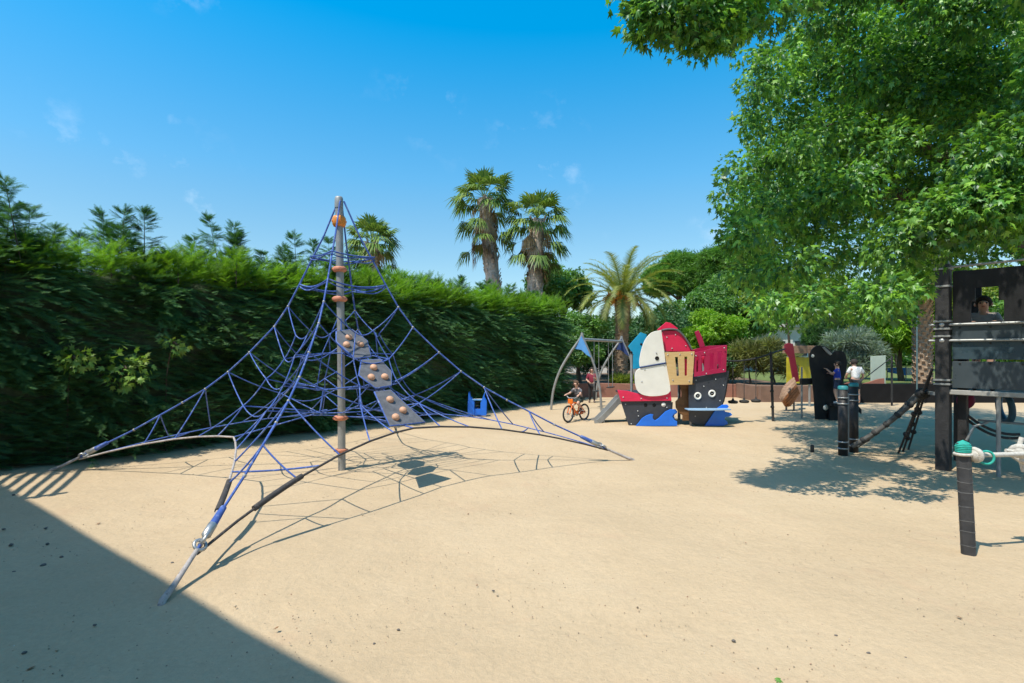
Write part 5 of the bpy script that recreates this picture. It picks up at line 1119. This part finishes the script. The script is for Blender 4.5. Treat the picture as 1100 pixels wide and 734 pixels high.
# child riding the orange bicycle
fw0, rw0 = Vector((1.39, 13.32, 0)), Vector((1.84, 13.78, 0)); bc = (fw0+rw0)/2; brz = math.atan2(fw0.y-rw0.y, fw0.x-rw0.x)
bk = thing('bicycle', "child's bright orange bicycle ridden across the sand beside the swing", 'bicycle', bc, brz)
OR = surf('orange_paint', (.78, .16, .015), .35, 6, .12)
for x in (.325, -.325):
    b = MB(); b.torus((x, 0, .215), (0, 1, 0), .195, .020, 32, 8); ty = b.build('tyre', RUBBER, bk, world=False)
    b = MB(); b.torus((x, 0, .215), (0, 1, 0), .172, .009, 28, 6); b.tube([(x, -.04, .215), (x, .04, .215)], .018, 8); b.build('rim', STEEL, ty, world=False)
    b = MB()
    for k in range(14): a = 2*PI*k/14; b.tube([(x, 0, .215), (x+.17*math.cos(a), 0, .215+.17*math.sin(a))], .0025, 4, caps=False)
    b.build('spokes', STEEL, ty, world=False)
b = MB(); bb, st_, hdt, hdb = (-.04, 0, .20), (-.13, 0, .44), (.20, 0, .50), (.22, 0, .42)
b.tube([bb, st_], .017, 8); b.tube([bb, hdb], .022, 8); b.tube([st_, hdt], .017, 8); b.tube([hdt, hdb], .022, 8)
for y in (-.03, .03): b.tube([bb, (-.325, y, .215)], .010, 6); b.tube([st_, (-.325, y, .215)], .010, 6)
b.build('frame', OR, bk, world=False)
b = MB()
for y in (-.04, .04): b.tube([hdb, (.235, y, .40), (.325, y, .215)], .013, 8)
b.build('fork', OR, bk, world=False)
b = MB(); b.tube([hdt, (.185, 0, .60)], .014, 8); b.tube([(.16, -.20, .66), (.19, -.10, .60), (.19, .10, .60), (.16, .20, .66)], .012, 8); hb_ = b.build('handlebar', STEEL, bk, world=False)
for y in (-1, 1): b = MB(); b.tube([(.162, y*.16, .648), (.155, y*.23, .668)], .018, 8); b.build('grip', RUBBER, hb_, world=False)
b = MB(); b.tube([st_, (-.145, 0, .50)], .012, 8); b.ball((-.15, 0, .515), (.11, .065, .028), 14, 8); b.build('saddle', RUBBER, bk, world=False)
b = MB(); b.lathe([(0, -.02), (.07, -.02), (.07, -.012), (0, -.012)], bb, (0, 1, 0), 18); b.tube([(-.04, -.05, .20), (.02, -.06, .12)], .008, 6); b.tube([(-.04, .05, .20), (-.10, .06, .28)], .008, 6); b.box((.02, -.09, .12), (.08, .06, .02)); b.box((-.10, .09, .28), (.08, .06, .02)); b.build('crank', STEEL, bk, world=False)
b = MB(); b.prism([(-.34, -.055, .16), (.02, -.055, .15), (.03, -.055, .25), (-.34, -.055, .27)], (0, .018, 0)); b.build('chain_guard', OR, bk, world=False)
b = MB(); b.box((.235, 0, .52), (.03, .15, .12)); b.build('front_plate', OR, bk, bevel=.01, world=False)
RIDE = dict(hip=(-.14, 0, .565), chest=(-.06, 0, .76), neck=(-.02, 0, .85), head=(.01, 0, .945), face=(1, .25, -.1), shoulder=((-.04, .10, .80), (-.04, -.10, .80)), elbow=((.06, .17, .70), (.06, -.17, .70)), wrist=((.135, .185, .685), (.135, -.185, .685)),
            hipj=((-.13, .055, .55), (-.13, -.055, .55)), knee=((.05, .075, .47), (.06, -.075, .40)), ankle=((-.10, .085, .325), (.01, -.085, .165)), toe=((-.02, .09, .305), (.09, -.09, .145)))
person('small child in a dark top and grey vest riding the orange bicycle', bc, brz, 1.0, RIDE, surf('grey_black_top', (.05, .05, .06), .8, 5, .3, worn=(.38, .38, .38), wornamt=.42), cloth('dark_shorts', (.035, .05, .045)), HAIRB, SHOE, .8)
# child in dark red standing behind the swing
J = dict(STAND); J['elbow'] = ((.06, .15, .66), (.03, -.15, .64)); J['wrist'] = ((.16, .12, .70), (.13, -.10, .62))
person('child in a dark red top and black trousers standing behind the swing', (P(636, 0, 18.6).x, 18.6, 0), -1.9, 1.22, J, cloth('dark_red_top', (.22, .02, .045)), cloth('black_trousers', (.02, .02, .024)), HAIRD, SHOE, .9, False)
# person in white behind the dark wall, back turned
J = dict(STAND); J['chest'] = (.03, 0, .73); J['neck'] = (.05, 0, .825); J['head'] = (.075, 0, .905); J['elbow'] = ((.05, .16, .64), (.02, -.17, .63)); J['wrist'] = ((.16, .12, .60), (.10, -.14, .51))
person('person with short dark hair in a white t-shirt, back turned, beyond the black wall', (P(919, 0, 17.9).x, 17.9, 0), 1.45, 1.52, J, cloth('white_tshirt', (.78, .78, .78)), cloth('charcoal_shorts', (.03, .032, .036)), HAIRD, SHOE, .75)
# child in blue on the black playhouse
J = dict(STAND); J['elbow'] = ((.10, .13, .70), (.06, -.16, .66)); J['wrist'] = ((.19, .09, .78), (.17, -.13, .70)); J['knee'] = ((.05, .06, .29), (.02, -.06, .28))
person('child in a bright blue top with a red sleeve climbing on the black playhouse', (P(899.5, 0, 13.85).x, 13.85, .42), 2.6, 1.1, J, surf('blue_red_top', (.02, .06, .5), .8, 4.2, .2, worn=(.6, .05, .08), wornamt=.28), cloth('denim_shorts', (.04, .06, .12)), HAIRD, SHOEW, .7)
J = dict(STAND); J['elbow'] = ((.08, .14, .66), (.08, -.14, .66)); J['wrist'] = ((.19, .10, .70), (.19, -.10, .70))
wp = WIN; person('child with dark hair in a pale shirt looking out of the black tower window', wp, math.atan2(-wp.y, -wp.x), 1.40, J, cloth('pale_grey_shirt', (.42, .38, .36)), cloth('maroon_shorts', (.12, .02, .03)), HAIRD, SHOE, .7)
b = MB(); q = P(899.5, 0, 13.85); b.box((q.x, 13.86, .39), (.34, .30, .06)); b.box((q.x, 13.96, .17), (.3, .06, .42)); b.build('step', BLACK, bh)

# ================================================================ stones and leaves on the sand
PEB = surf('pebble', (.14, .125, .11), .9, 40, .35, .4, 150)
rr = random.Random(5)
def stone(x, y, r_, lab, grp):
    r_ *= .7; g = G(x, y); b = MB(); b.ball((g.x, g.y, r_*.35), (r_*rr.uniform(.9, 1.4), r_*rr.uniform(.8, 1.2), r_*rr.uniform(.5, .75)), 9, 6)
    b.v = [tuple(Vector(v)+Vector((rr.uniform(-1, 1), rr.uniform(-1, 1), rr.uniform(-1, 1)))*r_*.14) for v in b.v]; tag(b.build('stone', PEB), lab, 'stone', grp)
for (x, y, r_) in ((14.5, 532, .02), (4, 569, .02), (12, 586, .026), (49, 568, .02), (51, 585, .02), (66, 599, .02), (46.5, 608, .03), (15, 615, .018), (26, 702, .018), (102, 672, .016)): stone(x, y, r_, 'small dark stone lying on the house-shaded sand at lower left', 'stones in the shaded corner')
for (x, y, r_) in ((87, 548, .018), (185, 605, .016), (685, 607, .013), (788, 689, .014), (898, 683, .011), (933, 702, .013), (973, 707, .010), (428, 677, .012), (402, 692, .012), (490, 693, .010), (530, 635, .011), (855, 640, .008)): stone(x, y, r_, 'tiny pebble lying on the open sunlit sand', 'pebbles on the sunlit sand')
def fleaf(x, y, s, mt, lab):
    g = G(x, y); a = rr.uniform(0, 6.3); M = Matrix.Translation((g.x, g.y, .012)) @ Matrix.Rotation(a, 4, 'Z') @ Matrix.Rotation(.25, 4, 'Y') @ Matrix.Scale(s, 4)
    b = MB(); b.add([M @ Vector(v) for v in MAPLE[0]], MAPLE[1]); o = b.build('fallen_leaf', mt); s_ = o.modifiers.new('Solidify', 'SOLIDIFY'); s_.thickness = .001; tag(o, lab, 'leaf')
GRL = surf('green_leaf', (.10, .24, .03), .6, 30, .2); BRL = surf('brown_leaf', (.24, .12, .05), .8, 30, .3); RDL = surf('reddish_leaf', (.40, .14, .06), .8, 30, .3)
fleaf(834, 729, .05, GRL, 'fresh green leaf on the sand at the bottom edge'); fleaf(36, 719, .06, BRL, 'brown dry leaf on the shaded sand in the bottom left corner'); fleaf(285, 614, .055, RDL, 'reddish dry leaf right of the front rope anchor'); fleaf(107, 563, .05, RDL, 'reddish dry leaf on sand between the left anchor and the shade'); fleaf(1028, 664, .045, BRL, 'brown dry leaf on open sand below the notched post'); fleaf(300, 675, .04, BRL, 'brown scrap of leaf near the shade edge at bottom')

# loose grit on the play surface
ng = 7000; gx_ = RNG.uniform(-7, 8, ng); gy_ = 2.5+RNG.random(ng)**1.6*9; gs = RNG.uniform(.0022, .0065, ng)*(1+.8*(RNG.random(ng) < .03))
octv = [(1, 0, 0), (-1, 0, 0), (0, 1, 0), (0, -1, 0), (0, 0, .7), (0, 0, -.7)]; octf = [(0, 2, 4), (2, 1, 4), (1, 3, 4), (3, 0, 4), (2, 0, 5), (1, 2, 5), (3, 1, 5), (0, 3, 5)]
m, n = nt_new('grit'); out = n.nodes.new('ShaderNodeOutputMaterial'); bb_ = n.nodes.new('ShaderNodeBsdfPrincipled'); n.links.new(bb_.outputs[0], out.inputs[0]); gg = n.nodes.new('ShaderNodeNewGeometry')
n.links.new(ramp(n, gg.outputs['Random Per Island'], [(0, (.20, .16, .12)), (.35, (.36, .28, .19)), (.7, (.50, .40, .28)), (.92, (.30, .15, .09)), (1, (.62, .56, .46))]), bb_.inputs['Base Color']); bb_.inputs['Roughness'].default_value = .9
tag(scatter('loose_grit', octv, octf, frames(rdir(ng)), gs, np.stack([gx_, gy_, gs*.3], -1), m), 'loose fine grit scattered over the sandy ground', 'grit', kind='stuff')
GR = dict(fan_palm='fan palms behind the hedge', umbrella_pine='umbrella pines in the distance', evergreen_tree='evergreens behind the swing and ship', broadleaf_tree='broadleaf trees beyond the play area', spiky_shrub='spiky shrubs behind the rope trail', weeping_tree='weeping trees behind the lawn', creeper='creepers on the hedge face', garden_house='pale houses beyond the garden', low_wall='low walls round the sand', plant_tuft='tufts at the foot of the date palm', fallen_leaf='leaves fallen on the sand')
for o in bpy.data.objects:
    k = o.name.split('.')[0]
    if o.parent is None and k in GR and 'group' not in o: o['group'] = GR[k]
